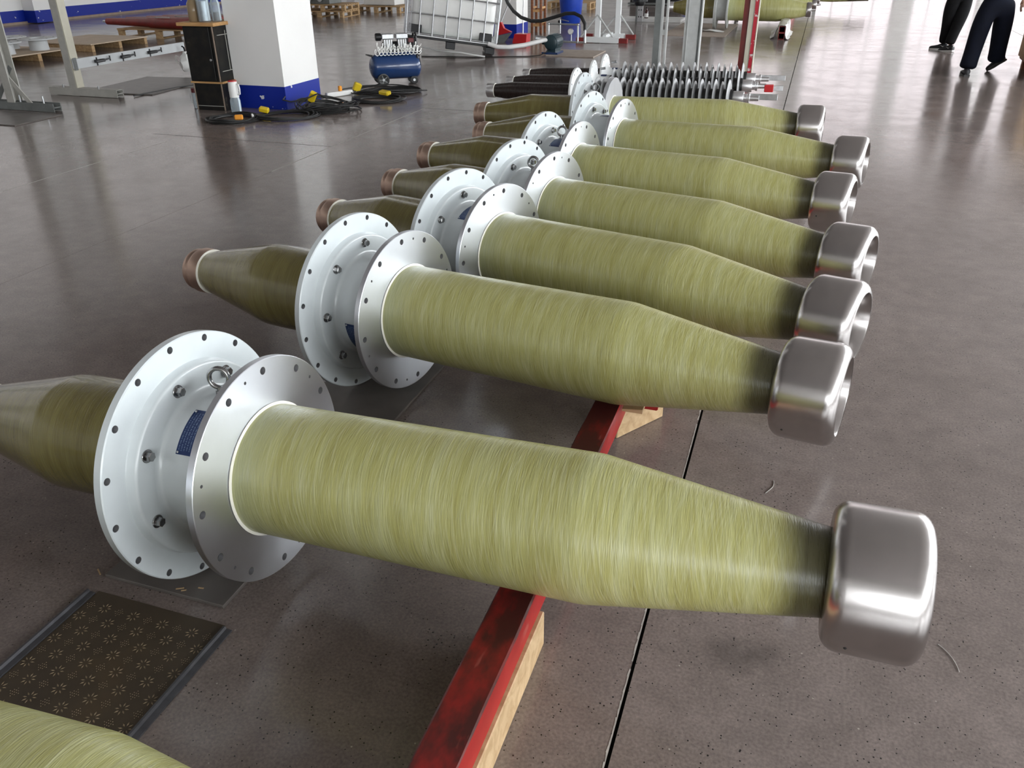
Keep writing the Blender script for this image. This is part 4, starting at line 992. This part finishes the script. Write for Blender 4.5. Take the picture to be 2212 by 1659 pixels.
def cables():
    c1 = coil('coiled black cable in front of the cabinet, orange plug', (-5.555, 7.36), .245, .23, 10, .008, 1, .4)
    plug(c1, 'plug', 'orange_plastic', (.135, -.10, .055), (.085, .045, .05), (0, 0, .5)); plug(c1, 'cable_tag', 'white_plastic', (.21, .03, .05), (.025, .02, .05), (.3, 0, .2))
    c2 = coil('flat black cable coil in front of the column, yellow socket', (-5.13, 7.66), .31, .22, 8, .008, 2, .5, .18)
    plug(c2, 'socket_block', 'yellow_plastic', (-.27, .02, .06), (.10, .065, .05), (.2, .2, .3))
    c3 = coil('tangled black cable heap at the column corner, yellow plug upright', (-4.93, 8.12), .27, .24, 12, .008, 3, .3, .38, .14)
    plug(c3, 'plug', 'yellow_plastic', (-.20, .10, .12), (.075, .06, .12), (.3, .5, .4))
    c4 = coil('coiled black cable with a long yellow socket beside the power strip', (-4.66, 8.86), .26, .20, 10, .008, 4, .3, .22)
    plug(c4, 'socket_block', 'yellow_plastic', (.05, .08, .08), (.16, .07, .045), (.2, 0, -.45))
    c5 = coil('loose black cable heap in front of the compressor wheels', (-4.80, 9.42), .33, .17, 10, .008, 5, .5, .3, .08)
    plug(c5, 'plug', 'yellow_plastic', (-.36, -.13, .07), (.09, .06, .10), (.2, .4, .8))
    s_ = thing('power_strip', 'white power strip with an orange plug behind the cable heaps', 'power strip', (-5.26, 9.02, 0), (0, 0, 1.1))
    MB().rbox((0, 0, .03), (.36, .055, .055), .006).build('strip', 'white_plastic', s_); MB().rbox((.02, 0, .085), (.04, .04, .06), .008).build('plug', 'orange_plastic', s_)
    P = [(-5.42, 8.85, .01), (-5.38, 9.15, .01), (-5.45, 9.45, .01), (-5.35, 9.75, .01), (-5.20, 9.85, .012), (-5.10, 9.95, .03)]
    tag(MB().tube(P, .008, 6).build('air_cable', 'black_rubber'), 'black cable running to the compressor', 'cable')
    P = [(-5.32, 7.98, .15), (-5.30, 7.90, .13), (-5.22, 7.93, .11), (-5.12, 8.05, .12), (-5.05, 8.20, .16), (-5.0, 8.3, .10)]
    tag(MB().tube(P, .008, 6).build('loose_cable', 'black_rubber'), 'black cable rising along the blue column base', 'cable')
cables()

# ------------------------------------------------------------------ air compressor
def compressor():
    t = thing('air_compressor', 'blue tank air compressor draped with coiled clear hose', 'compressor', (-5.03, 10.10, 0), (0, 0, .66))
    R = .150; ax = .215; h = .25
    q = [PI/2*i/6 for i in range(7)]
    pr = [(-h-.085*math.cos(a), R*math.sin(a)) for a in q]+[(h+.085*math.sin(a), R*math.cos(a)) for a in q]
    MB().lathe([(x, max(r, .001)) for x, r in pr], 40).build('tank', 'tank_blue', t, (0, 0, ax), ang=60)
    for sx, sy, R_, nm in ((-.19, -.115, .075, 'wheel'), (-.19, .115, .075, 'wheel'), (.22, -.06, .05, 'castor'), (.22, .06, .05, 'castor')):
        wv = MB().lathe([(-.02, .02), (-.02, R_*.75), (-.022, R_*.8), (-.02, R_), (.02, R_), (.022, R_*.8), (.02, R_*.75), (.02, .02), (-.02, .02)], 28).build(nm, 'black_rubber', t, (sx, sy*1.12, R_), (0, 0, PI/2))
        MB().lathe([(-.024, .001), (-.024, .016), (.024, .016), (.024, .001)], 14).build('hub', 'galvanised', wv)
        if nm == 'wheel':
            for k in range(5): MB().box((-.021, math.cos(k*PI*.4)*.035, math.sin(k*PI*.4)*.035), (.004, .04, .012), (k*PI*.4, 0, 0)).build('spoke', 'frame_dark', wv)
    MB().box((0, 0, ax+R+.012), (.42, .13, .03)).build('saddle', 'tank_blue', t)
    MB().lathe([(-.15, .001), (-.15, .05), (-.14, .062), (.14, .062), (.15, .05), (.15, .001)], 28).build('motor', 'black_plastic', t, (0, 0, ax+R+.085))
    for sx in (-.09, .09):
        hd = MB(); hd.rbox((sx, -.03, ax+R+.12), (.10, .10, .11), .008); hd.build('cylinder', 'white_plastic', t)
        hh = MB().rbox((sx, -.03, ax+R+.212), (.15, .13, .062), .008).build('pump_head', 'galvanised', t)
        for k in range(4): MB().box((sx-.045+.03*k, -.092, ax+R+.13), (.012, .012, .09)).build('fin', 'galvanised', t)
    MB().lathe([(-.235, .001), (-.235, .040), (-.225, .045), (-.17, .045), (-.16, .03), (-.16, .001)], 24).build('air_filter', 'black_plastic', t, (0, -.03, ax+R+.205))
    P = [(.27, -.10, ax+R-.06), (.27, -.10, ax+R+.12), (.27, -.09, ax+R+.20), (.27, -.05, ax+R+.235), (.27, .05, ax+R+.235), (.27, .09, ax+R+.20), (.27, .10, ax+R+.12), (.27, .10, ax+R-.06)]
    MB().tube(P, .013, 10).build('handle', 'black_plastic', t)
    MB().tube([(-.27, -.02, ax+R-.03), (-.35, -.03, ax+R+.0), (-.36, .03, ax+R), (-.27, .03, ax+R-.02)], .009, 8).build('front_grip', 'black_plastic', t)
    MB().rbox((.20, -.085, ax+R+.16), (.07, .05, .05), .006).build('pressure_switch', 'maroon_plastic', t)
    for k, (z, x0, x1, n, r) in enumerate(((.120, -.26, .30, 8, .036), (.066, -.24, .30, 13, .038), (.036, -.28, .30, 12, .038))):
        P = []
        for i in range(n*14+1):
            f = i/(n*14); a = 2*PI*n*f; P.append((x0+(x1-x0)*f+.022*math.cos(a), -.150+math.cos(a+.8)*r*.5, ax+R+z-.03*math.sin(PI*f)*(k == 0)+math.sin(a)*r))
        MB().tube(P, .0048, 5).build('coiled_hose', 'milky_plastic', t)
    MB().tube([(.30, -.10, ax+.10), (.31, -.11, ax+.02), (.28, -.125, ax-.02), (.27, -.11, ax+.03)], .006, 6).build('drain_hose', 'black_rubber', t)
compressor()

# ------------------------------------------------------------------ caged tank
def ibc():
    W_, D_ = 1.42, 1.10
    t = thing('caged_tank', 'white intermediate tank in a wire cage, tilted on a black pallet', 'tank', (-4.78, 13.14, .02), (0, .135, .40))
    # local x runs to the left from the low right-hand corner
    X = lambda f: -W_+W_*f
    for fx in (.06, .5, .94):
        for fy in (.08, .5, .92):
            if fx == .5 and fy == .5: continue
            boxobj('pallet_foot', 'black_plastic', (X(fx), D_*fy, .055), (.15, .15, .11), t, .01)
    boxobj('pallet_deck', 'black_plastic', (-W_/2, D_/2, .125), (W_, D_, .035), t, .008)
    boxobj('base_pan', 'white_paint', (-W_/2, D_/2, .155), (W_+.01, D_+.01, .025), t, .004)
    tm = MB(); tm.rbox((-W_/2, D_/2, .63), (W_-.10, D_-.10, .90), .09); tm.build('tank', 'milky_plastic', t, ang=60)
    for fx in (.10, .88): boxobj('corner_pad', 'black_plastic', (X(fx), .045, .235), (.20, .02, .13), t, .01)
    boxobj('corner_pad', 'black_plastic', (-W_+.045, .15, .235), (.02, .22, .14), t, .01)
    m = MB(); m.cyl((-W_/2, D_/2, 1.07), (-W_/2, D_/2, 1.12), .12, .11, 28); m.build('lid', 'black_plastic', t)
    def bar(p, q): MB().tube([p, q], .0125, 8).build('cage_bar', 'galvanised', t)
    zs = (.175, .47, .75, 1.03, 1.12); e = .006
    for z in zs:
        bar((-W_, -e, z), (0, -e, z)); bar((-W_, D_+e, z), (0, D_+e, z)); bar((-W_-e, 0, z), (-W_-e, D_, z)); bar((e, 0, z), (e, D_, z))
    for i in range(8):
        x = -W_+W_*i/7; bar((x, -e-.018, .165), (x, -e-.018, 1.12)); bar((x, D_+e+.018, .165), (x, D_+e+.018, 1.12))
    for i in range(1, 6):
        y = D_*i/6; bar((-W_-e-.018, y, .165), (-W_-e-.018, y, 1.12)); bar((e+.018, y, .165), (e+.018, y, 1.12))
    MB().add([(-W_-.035, -.03, .16), (-W_-.035, D_+.03, .16), (-W_-.035, D_+.03, 1.1), (-W_-.035, -.03, 1.1), (-W_+.08, -.035, .16), (-W_+.08, -.035, 1.1)], [(0, 1, 2, 3), (0, 3, 5, 4)]).build('film_wrap', 'film_wrap', t, ang=0, fix=False)
    b = tag(MB().rbox((-6.02, 12.66, .075), (.17, .30, .15), .006).build('support_block', 'black_plastic'), 'black block propping up the left side of the caged tank', 'block')
    P = [(-4.84, 13.02, .20), (-4.70, 13.05, .155), (-4.52, 13.12, .15), (-4.32, 13.28, .17), (-4.17, 13.42, .205), (-4.08, 13.52, .225), (-4.00, 13.58, .23)]
    Q = []
    for i in range(len(P)-1):
        for k in range(4): f = k/4; Q.append([P[i][c]*(1-f)+P[i+1][c]*f for c in range(3)])
    tag(MB().tube(Q+[P[-1]], .034, 12).build('suction_hose', 'plastic_film'), 'thick translucent hose from the caged tank to the pump', 'hose')
    tag(MB().tube([(-5.95, 12.98, .13), (-5.7, 12.95, .09), (-5.45, 12.92, .075), (-5.25, 12.90, .07), (-5.05, 12.92, .04), (-4.88, 12.97, .015)], .013, 8).build('thin_hose', 'white_plastic'), 'thin white hose under the front of the caged tank', 'hose')
    tag(MB().tube([(-5.9, 12.80, .009), (-5.5, 12.86, .009), (-5.0, 12.93, .009), (-4.6, 13.10, .009), (-4.25, 13.25, .009), (-4.1, 13.38, .012), (-4.03, 13.50, .05), (-4.0, 13.56, .12)], .008, 6).build('pump_cable', 'black_rubber'), 'thin black cable on the floor to the pump', 'cable')
ibc()

# ------------------------------------------------------------------ pump and hose
def pump():
    tag(MB().rbox((-3.62, 13.84, .008), (.78, .86, .016), .003).build('floor_plate', 'concrete_plate'), 'pale rectangular plate under the pump', 'plate')
    t = thing('pump', 'dark green motor pump with pipework on the pale plate', 'pump', (-3.96, 13.72, .016), (0, 0, -.08))
    MB().lathe([(-.17, .001), (-.17, .085), (-.16, .105), (-.13, .115), (.14, .115), (.15, .10), (.15, .001)], 36).build('motor', 'motor_green', t, (0, -.02, .17), (0, 0, -PI/2), ang=45)
    MB().lathe([(-.178, .001), (-.178, .085), (-.17, .098), (-.155, .10), (-.155, .001)], 36).build('fan_cover', 'motor_green', t, (0, -.02, .17), (0, 0, PI/2), ang=45)
    for k in range(14):
        a = -.6+k*(PI+1.2)/13; MB().box((math.cos(a)*.118, .0, .17+math.sin(a)*.118), (.012, .24, .004), (0, -a, 0)).build('fin', 'motor_green', t)
    MB().prism([(-.14, -.2), (.13, -.2), (.10, .16), (-.10, .16)], 'z', 0, .03).build('foot', 'tank_blue', t); boxobj('pedestal', 'motor_green', (0, -.02, .05), (.15, .24, .07), t, .005)
    MB().lathe([(0, .001), (0, .06), (.10, .06), (.11, .04), (.11, .001)], 24).build('pump_casing', 'motor_green', t, (-.10, .0, .18), (0, 0, PI))
    MB().tube([(-.15, 0, .20), (-.30, -.08, .22)], .048, 12).build('hose_clamp', 'galvanised', t)
    P = [(-.12, .05, .20), (-.12, .05, .42), (-.05, .05, .43), (.38, .05, .43), (.38, .05, .19), (.50, .05, .185)]
    MB().tube([(-.12, .05, .20), (-.12, .05, .43)], .014, 8).build('pipe', 'galvanised', t); MB().tube([(-.12, .05, .43), (.38, .05, .43)], .013, 8).build('pipe', 'galvanised', t)
    MB().tube([(.38, .05, .445), (.38, .05, .18)], .016, 8).build('pipe', 'galvanised', t); MB().tube([(.14, .05, .17), (.50, .05, .17)], .017, 8).build('pipe', 'galvanised', t); MB().tube([(.50, .05, .16), (.50, .05, .36)], .018, 8).build('pipe', 'galvanised', t)
    for c in ((-.12, .05, .43), (.38, .05, .43), (.38, .05, .17), (.50, .05, .17)): MB().sphere(c, .022, 10, 7).build('elbow', 'galvanised', t)
    MB().tube([(.08, .05, .29), (.08, .05, .50)], .009, 8).build('valve_stem', 'galvanised', t); MB().tube([(.08, .05, .50), (.22, .05, .475)], .007, 6).build('lever', 'galvanised', t)
    g = MB().lathe([(0, .001), (0, .045), (.012, .046), (.02, .045), (.02, .001)], 24).build('gauge', 'galvanised', t, (.27, .02, .33), (0, 0, -PI/2)); MB().lathe([(.021, .001), (.021, .038), (.023, .038), (.023, .001)], 24).build('dial', 'white_plastic', g)
    MB().tube([(.27, .05, .29), (.27, .05, .18)], .008, 8).build('gauge_stem', 'galvanised', t)
    pts = [(-3.46, 13.74, .36), (-3.47, 13.76, .46), (-3.54, 13.78, .56), (-3.66, 13.80, .605), (-3.80, 13.80, .60), (-4.00, 13.80, .54), (-4.20, 13.80, .485), (-4.38, 13.80, .48), (-4.55, 13.80, .53), (-4.68, 13.80, .62), (-4.78, 13.80, .74), (-4.84, 13.80, .88), (-4.90, 13.80, 1.02), (-5.00, 13.80, 1.13), (-5.2, 13.8, 1.17)]
    tag(MB().tube(pts, .028, 10).build('discharge_hose', 'black_rubber'), 'black rubber hose looping from the pump to the caged tank', 'hose')
pump()

# ------------------------------------------------------------------ sweeping set, stool, bin beside the second column
def clutter():
    t = thing('dustpan', 'red long handled dustpan bin at the second column', 'dustpan', (-5.14, 15.16, 0))
    MB().prism([(-.02, 0), (.24, 0), (.25, .15), (.02, .15)], 'y', -.02, .22).build('pan', 'red_plastic', t); MB().tube([(.14, .10, .10), (.12, .20, .62), (.10, .30, 1.0)], .011, 8).build('pole', 'galvanised', t)
    t = thing('broom', 'red broom leaning over the dustpan against the second column', 'broom', (-5.42, 15.16, 0))
    MB().prism([(-.10, .10), (.24, .18), (.10, .24), (.05, .34), (.0, .34), (-.02, .22)], 'y', -.03, .05).build('head', 'red_plastic', t); MB().prism([(-.14, .0), (.10, .0), (.24, .17), (-.10, .10)], 'y', -.02, .04).build('bristles', 'frame_dark', t)
    MB().tube([(.03, .01, .33), (.14, .30, .75), (.22, .55, 1.15)], .011, 8).build('pole', 'galvanised', t)
    t = thing('wooden_stool', 'tall brown wooden stool behind the second column', 'stool', (-5.24, 17.0, 0))
    for sx in (-.09, .09):
        for sy in (-.14, .14): boxobj('leg', 'brown_wood', (sx, sy, .45), (.045, .045, .90), t, .004, (0, 0, 0))
    for z in (.16, .42, .68):
        for sy in (-.14, .14): boxobj('rung', 'plywood', (0, sy, z), (.16, .03, .05), t, .003)
        for sx in (-.09, .09): boxobj('rung', 'plywood', (sx, 0, z+.05), (.03, .26, .04), t, .003)
    boxobj('seat', 'brown_wood', (0, 0, .915), (.28, .38, .035), t, .006)
    t = thing('plastic_bin', 'tall blue plastic bin behind the pump', 'bin', (-5.23, 19.42, 0))
    MB().lathe([(0, .001), (0, .20), (.02, .215), (.50, .265), (.56, .268), (.56, .285), (.60, .29), (.60, .27), (.55, .255), (.03, .20), (.02, .001)], 40).build('shell', 'blue_plastic', t, rot=(0, -PI/2, 0))
    boxobj('foot_pedal', 'black_plastic', (-.22, -.05, .03), (.10, .10, .05), t, .008)
    t = thing('dark_machine', 'dark machine housing on a blue base far behind the bin', 'machine', (-4.4, 26.0, 0))
    boxobj('housing', 'black_plastic', (0, 0, .42), (1.5, .8, .80), t, .02); boxobj('blue_panel', 'blue_plastic', (.98, -.1, .30), (.42, .5, .58), t, .02); boxobj('skid', 'frame_dark', (0, 0, .04), (1.6, .9, .05), t)
clutter()

# ------------------------------------------------------------------ white steel stand with red feet
def stand():
    t = thing('steel_stand', 'white steel frame stand with red tube feet beyond the pump', 'stand', (-3.64, 15.95, 0))
    for nm, x, y in (('post', -.06, -.33), ('post', .17, .30)): MB().box((0, 0, .75), (.09, .08, 1.5)).build(nm, 'white_paint', t, (x, y, 0))
    for y in (-.42, .30):
        MB().box((.05, 0, .055), (.62 if y < 0 else .5, .09, .09)).build('foot_rail', 'white_paint', t, (0, y, 0))
        for sx, ln in ((-.36, .13), (.42, .18)):
            g = MB(); g.box((0, 0, .045), (ln, .085, .08)); g.build('red_foot', 'red_steel', t, (sx, y, 0))
    for y, x in ((-.36, -.06), (.30, .17)):
        for sg in (-1, 1): MB().tube([(x, y, .46), (x+sg*.30, y-.02, .09)], .017, 8).build('brace', 'steel_grey_paint', t)
    MB().box((.06, 0, .10), (.06, .60, .05)).build('tie', 'white_paint', t)
    tag(MB().rbox((-3.55, 20.45, .03), (1.35, .75, .06), .004).build('white_board', 'white_plastic'), 'low white board platform far behind the stand', 'platform')
    t = thing('brown_bottle', 'brown glass bottle with a white label on the low white board', 'bottle', (-3.70, 20.35, .06))
    MB().lathe([(0, .001), (0, .042), (.005, .045), (.13, .045), (.16, .028), (.18, .016), (.22, .016), (.22, .001)], 28).build('glass', 'brown_glass', t, rot=(0, -PI/2, 0)); MB().lathe([(.02, .0455), (.02, .0462), (.10, .0462), (.10, .0455)], 28).build('label', 'white_plastic', t, rot=(0, -PI/2, 0)); MB().lathe([(.20, .017), (.20, .020), (.235, .020), (.235, .001)], 20).build('cap', 'black_plastic', t, rot=(0, -PI/2, 0))
    t = thing('hanging_terminal', 'black bushing head with a drilled flat silver terminal standing beyond the stand', 'terminal', (-3.72, 19.90, 0))
    m = MB(); m.prism([(-.10, .02), (.02, .02), (.02, .36), (-.10, .36)], 'y', -.02, .02); m.build('terminal_plate', 'galvanised', t)
    for z in (.12, .26):
        for x in (-.065, -.015): MB().cyl((x, -.024, z), (x, -.018, z), .014, .014, 12).build('bolt_hole', 'black_plastic', t)
    MB().box((-.12, 0, .17), (.03, .05, .34)).build('terminal_edge', 'frame_dark', t)
    MB().lathe([(.345, .001), (.345, .10), (.38, .12), (.42, .12), (.43, .17), (.80, .17), (.80, .001)], 32).build('head', 'black_plastic', t, (-.06, 0, 0), (0, -PI/2, 0))
stand()

# ------------------------------------------------------------------ steel frame at the upper left
def left_frame():
    t = thing('clamping_rig', 'grey steel clamping frame with two posts and a cross rail at the upper left', 'frame', (-8.38, 8.34, 0))
    def channel(name, p, L_, axis, wd=.09, hh=.065, mat='frame_grey_paint', rz=0):
        m = MB(); th = .008
        m.prism([(-wd/2, 0), (wd/2, 0), (wd/2, hh), (wd/2-th, hh), (wd/2-th, th), (-wd/2+th, th), (-wd/2+th, hh), (-wd/2, hh)], 'y', -L_/2, L_/2); return m.build(name, mat, t, p, (PI, 0, rz), ang=0)
    # near-end foot + post seen behind the cross rail
    f = MB(); f.box((0, 0, .045), (1.02, .11, .010)); f.box((0, -.05, .045), (1.02, .008, .085)); f.box((0, .05, .045), (1.02, .008, .085)); f.box((0, 0, .086), (1.02, .11, .008)); f.build('foot', 'frame_grey_paint', t, (.14, -.16, .002))
    for i, x in enumerate((-.15, .38)): MB().cyl((x, -.20, .09), (x, -.20, .125), .012, .012, 8).build('stud', 'galvanised', t)
    MB().box((0, 0, 1.25), (.10, .13, 2.5)).build('post', 'frame_grey_paint', t, (0, -.14, .0)); MB().box((.056, -.005, 1.25), (.012, .11, 2.5)).build('flange_strip', 'cream_paint', t, (0, -.14, 0))
    MB().box((.085, .80, .36), (.03, 2.0, .11)).build('cross_rail', 'spool_grey', t); MB().box((.10, -.18, .36), (.006, .05, .14)).build('rail_end', 'frame_dark', t)
    for y in (.18, .62, 1.12):
        c = MB(); c.rbox((.13, y, .36), (.05, .15, .035), .008); c.tube([(.13, y+.07, .36), (.13, y+.17, .37)], .009, 6); c.box((.13, y+.17, .37), (.014, .010, .06)); c.cyl((.10, y-.02, .305), (.10, y-.02, .40), .010, .010, 8); c.build('clamp', 'black_plastic', t)
    t2 = thing('braced_stand', 'grey braced steel post on a channel foot at the left edge', 'frame', (-8.55, 7.22, 0))
    f = MB(); f.box((.20, 0, .045), (1.25, .11, .010)); f.box((.20, -.05, .045), (1.25, .008, .085)); f.box((.20, .05, .045), (1.25, .008, .085)); f.build('foot', 'frame_dark', t2)
    m = MB(); m.box((0, 0, 1.25), (.015, .12, 2.5)); m.box((.05, .055, 1.25), (.10, .012, 2.5)); m.box((.05, -.055, 1.25), (.10, .012, 2.5)); m.build('post', 'frame_grey_paint', t2, (.20, 0, .08))
    MB().box((0, 0, .36), (.05, .012, .50)).build('brace', 'frame_grey_paint', t2, (.59, -.04, -.02), (0, -.72, 0)); MB().box((0, 0, .36), (.05, .012, .50)).build('brace', 'frame_dark', t2, (-.15, .05, -.02), (0, .72, 0))
    for x in (.35, .68): MB().cyl((x, -.03, .05), (x, -.03, .16), .010, .010, 8).build('stud', 'galvanised', t2)
    tag(MB().rbox((-8.05, 9.05, .006), (1.0, 1.35, .012), .002, (0, 0, .10)).build('floor_mat', 'dark_sheet'), 'dark floor board behind the steel frame foot', 'board')
    tag(MB().rbox((-8.0, 6.75, .005), (.98, .62, .010), .002).build('floor_mat', 'dark_sheet'), 'dark floor board in front of the braced post', 'board')
    tag(MB().tube([(-7.62, 8.27, .012), (-7.55, 9.0, .012), (-7.40, 9.35, .012), (-7.05, 9.45, .012)], .008, 6).build('floor_cable', 'black_rubber'), 'black cable along the dark floor board', 'cable')
left_frame()

# ------------------------------------------------------------------ pallets, spools and red tubes at the upper left
def pallet(label, loc, W_, D_, H_, rz=0, solid=False, mat='pallet_wood', group='wooden pallets'):
    t = thing('pallet', label, 'pallet', loc, (0, 0, rz), group)
    if solid: boxobj('deck', 'deck_ply', (0, 0, H_-.009), (W_, D_, .018), t, .002)
    else:
        n = 7
        for i in range(n): boxobj('slat', mat, (0, -D_/2+D_*(i+.5)/n, H_-.011), (W_, D_/n*.72, .020), t, .002)
    for sx in (-.46, 0, .46):
        boxobj('runner', mat, (W_*sx, 0, (H_-.020)/2), (.07, D_*.98, H_-.022), t, .003) if solid else None
        if not solid:
            boxobj('stringer', mat, (W_*sx, 0, H_-.032), (.09, D_, .018), t, .002)
            for sy in (-.45, 0, .45): boxobj('block', mat, (W_*sx, D_*sy, (H_-.042)/2+.009), (.09, .10, H_-.06), t, .003)
            boxobj('base_slat', mat, (W_*sx, 0, .009), (.09, D_, .018), t, .002)
    return t
def upper_left():
    g = 'plywood topped pallets by the left wall'
    pallet('flat plywood pallet carrying grey flanged hubs', (-12.13, 10.66, 0), 1.28, 1.30, .13, PI/2, True, group=g)
    pallet('empty plywood pallet beside the hubs', (-12.28, 12.56, 0), 1.40, 1.35, .13, PI/2, True, group=g)
    pallet('pallet carrying the red tubes', (-12.05, 14.62, 0), 1.9, 1.2, .17, .02)
    def hub(label, x, y, z, R=.26):
        t = thing('flanged_hub', label, 'flange', (x, y, z), (0, 0, random.uniform(0, 6)), 'grey flanged hubs stored upside down')
        MB().lathe([(0, .10), (0, .145), (.15, .135), (.155, .135), (.16, R-.004), (.163, R), (.178, R), (.18, R-.004), (.18, .11), (.03, .10), (0, .10)], 48).build('casting', 'spool_grey', t, rot=(0, -PI/2, 0))
        for i in range(6):
            a = i*PI/3; MB().cyl((math.cos(a)*R*.82, math.sin(a)*R*.82, .1805), (math.cos(a)*R*.82, math.sin(a)*R*.82, .183), .014, .014, 10).build('bolt_hole', 'frame_dark', t)
    hub('grey flanged hub nearest on the left pallet', -11.80, 10.32, .13); hub('grey flanged hub second on the left pallet', -11.78, 10.96, .13, .29); hub('grey flanged hub at the back of the left pallet', -12.40, 10.34, .13); hub('grey flanged hub behind the second one', -12.40, 10.96, .13, .28)
    hub('lone grey flanged hub beyond the red tubes', -13.3, 17.3, .02, .30)
    def rtube(label, x, y, z, ln, rz):
        t = thing('red_tube', label, 'tube', (x, y, z), (0, 0, rz), 'red film wrapped tubes on a pallet')
        MB().lathe([(-.02, .001), (-.02, .035), (0, .06), (ln*.45, .085), (ln*.46, .10), (ln, .11), (ln, .001)], 32).build('sleeve', 'tube_red', t, (0, 0, .112)); MB().cyl((-.10, 0, .112), (-.01, 0, .112), .022, .022, 14).build('rod', 'galvanised', t)
        boxobj('label', 'white_plastic', (ln*.62, -.06, .204), (.34, .05, .002), t, 0, (-.9, 0, 0))
    rtube('nearest red tube on the pallet, silver rod at its tip', -13.30, 14.16, .17, 2.3, -.02)
    rtube('second red tube on the pallet', -13.12, 14.50, .17, 2.3, -.02); rtube('third red tube on the pallet', -12.90, 14.84, .17, 2.3, -.02); rtube('farthest red tube on the pallet', -12.75, 15.14, .17, 2.3, -.02)
upper_left()
def far_pallets():
    g = 'wooden pallets stacked far behind the column'
    pallet('lower pallet of the stack right behind the column', (-11.75, 20.0, 0), 1.3, 1.1, .14, .1, group=g); pallet('upper pallet of the stack right behind the column', (-11.72, 20.08, .14), 1.2, 1.05, .14, .14, group=g)
    pallet('lone pallet right of the stack', (-11.0, 21.6, 0), 1.4, 1.0, .16, .05, group=g); pallet('pallet farther right near the caged tank', (-10.0, 23.4, 0), 1.5, 1.0, .20, .05, group=g); pallet('pallet on top of the one near the caged tank', (-9.95, 23.45, .20), 1.4, 1.0, .16, .02, group=g)
    t = thing('grey_crate', 'grey crate with dark fittings on the stacked pallets', 'crate', (-11.9, 20.1, .28)); boxobj('body', 'frame_dark', (0, 0, .12), (.7, .6, .24), t, .01); boxobj('lid', 'steel_grey_paint', (0, 0, .25), (.74, .64, .03), t, .005)
    for x in (-.2, .1): MB().cyl((x, -.36, .12), (x, -.30, .12), .07, .07, 16).build('fitting', 'galvanised', t)
    boxobj_ = tag(MB().rbox((-11.0, 21.7, .30), (.9, .6, .26), .01).build('carton', 'white_plastic'), 'white carton on the lone pallet', 'carton')
    pallet('brown pallet far behind the stool', (-6.4, 24.0, 0), 1.2, 1.0, .18, 0, group=g)
far_pallets()
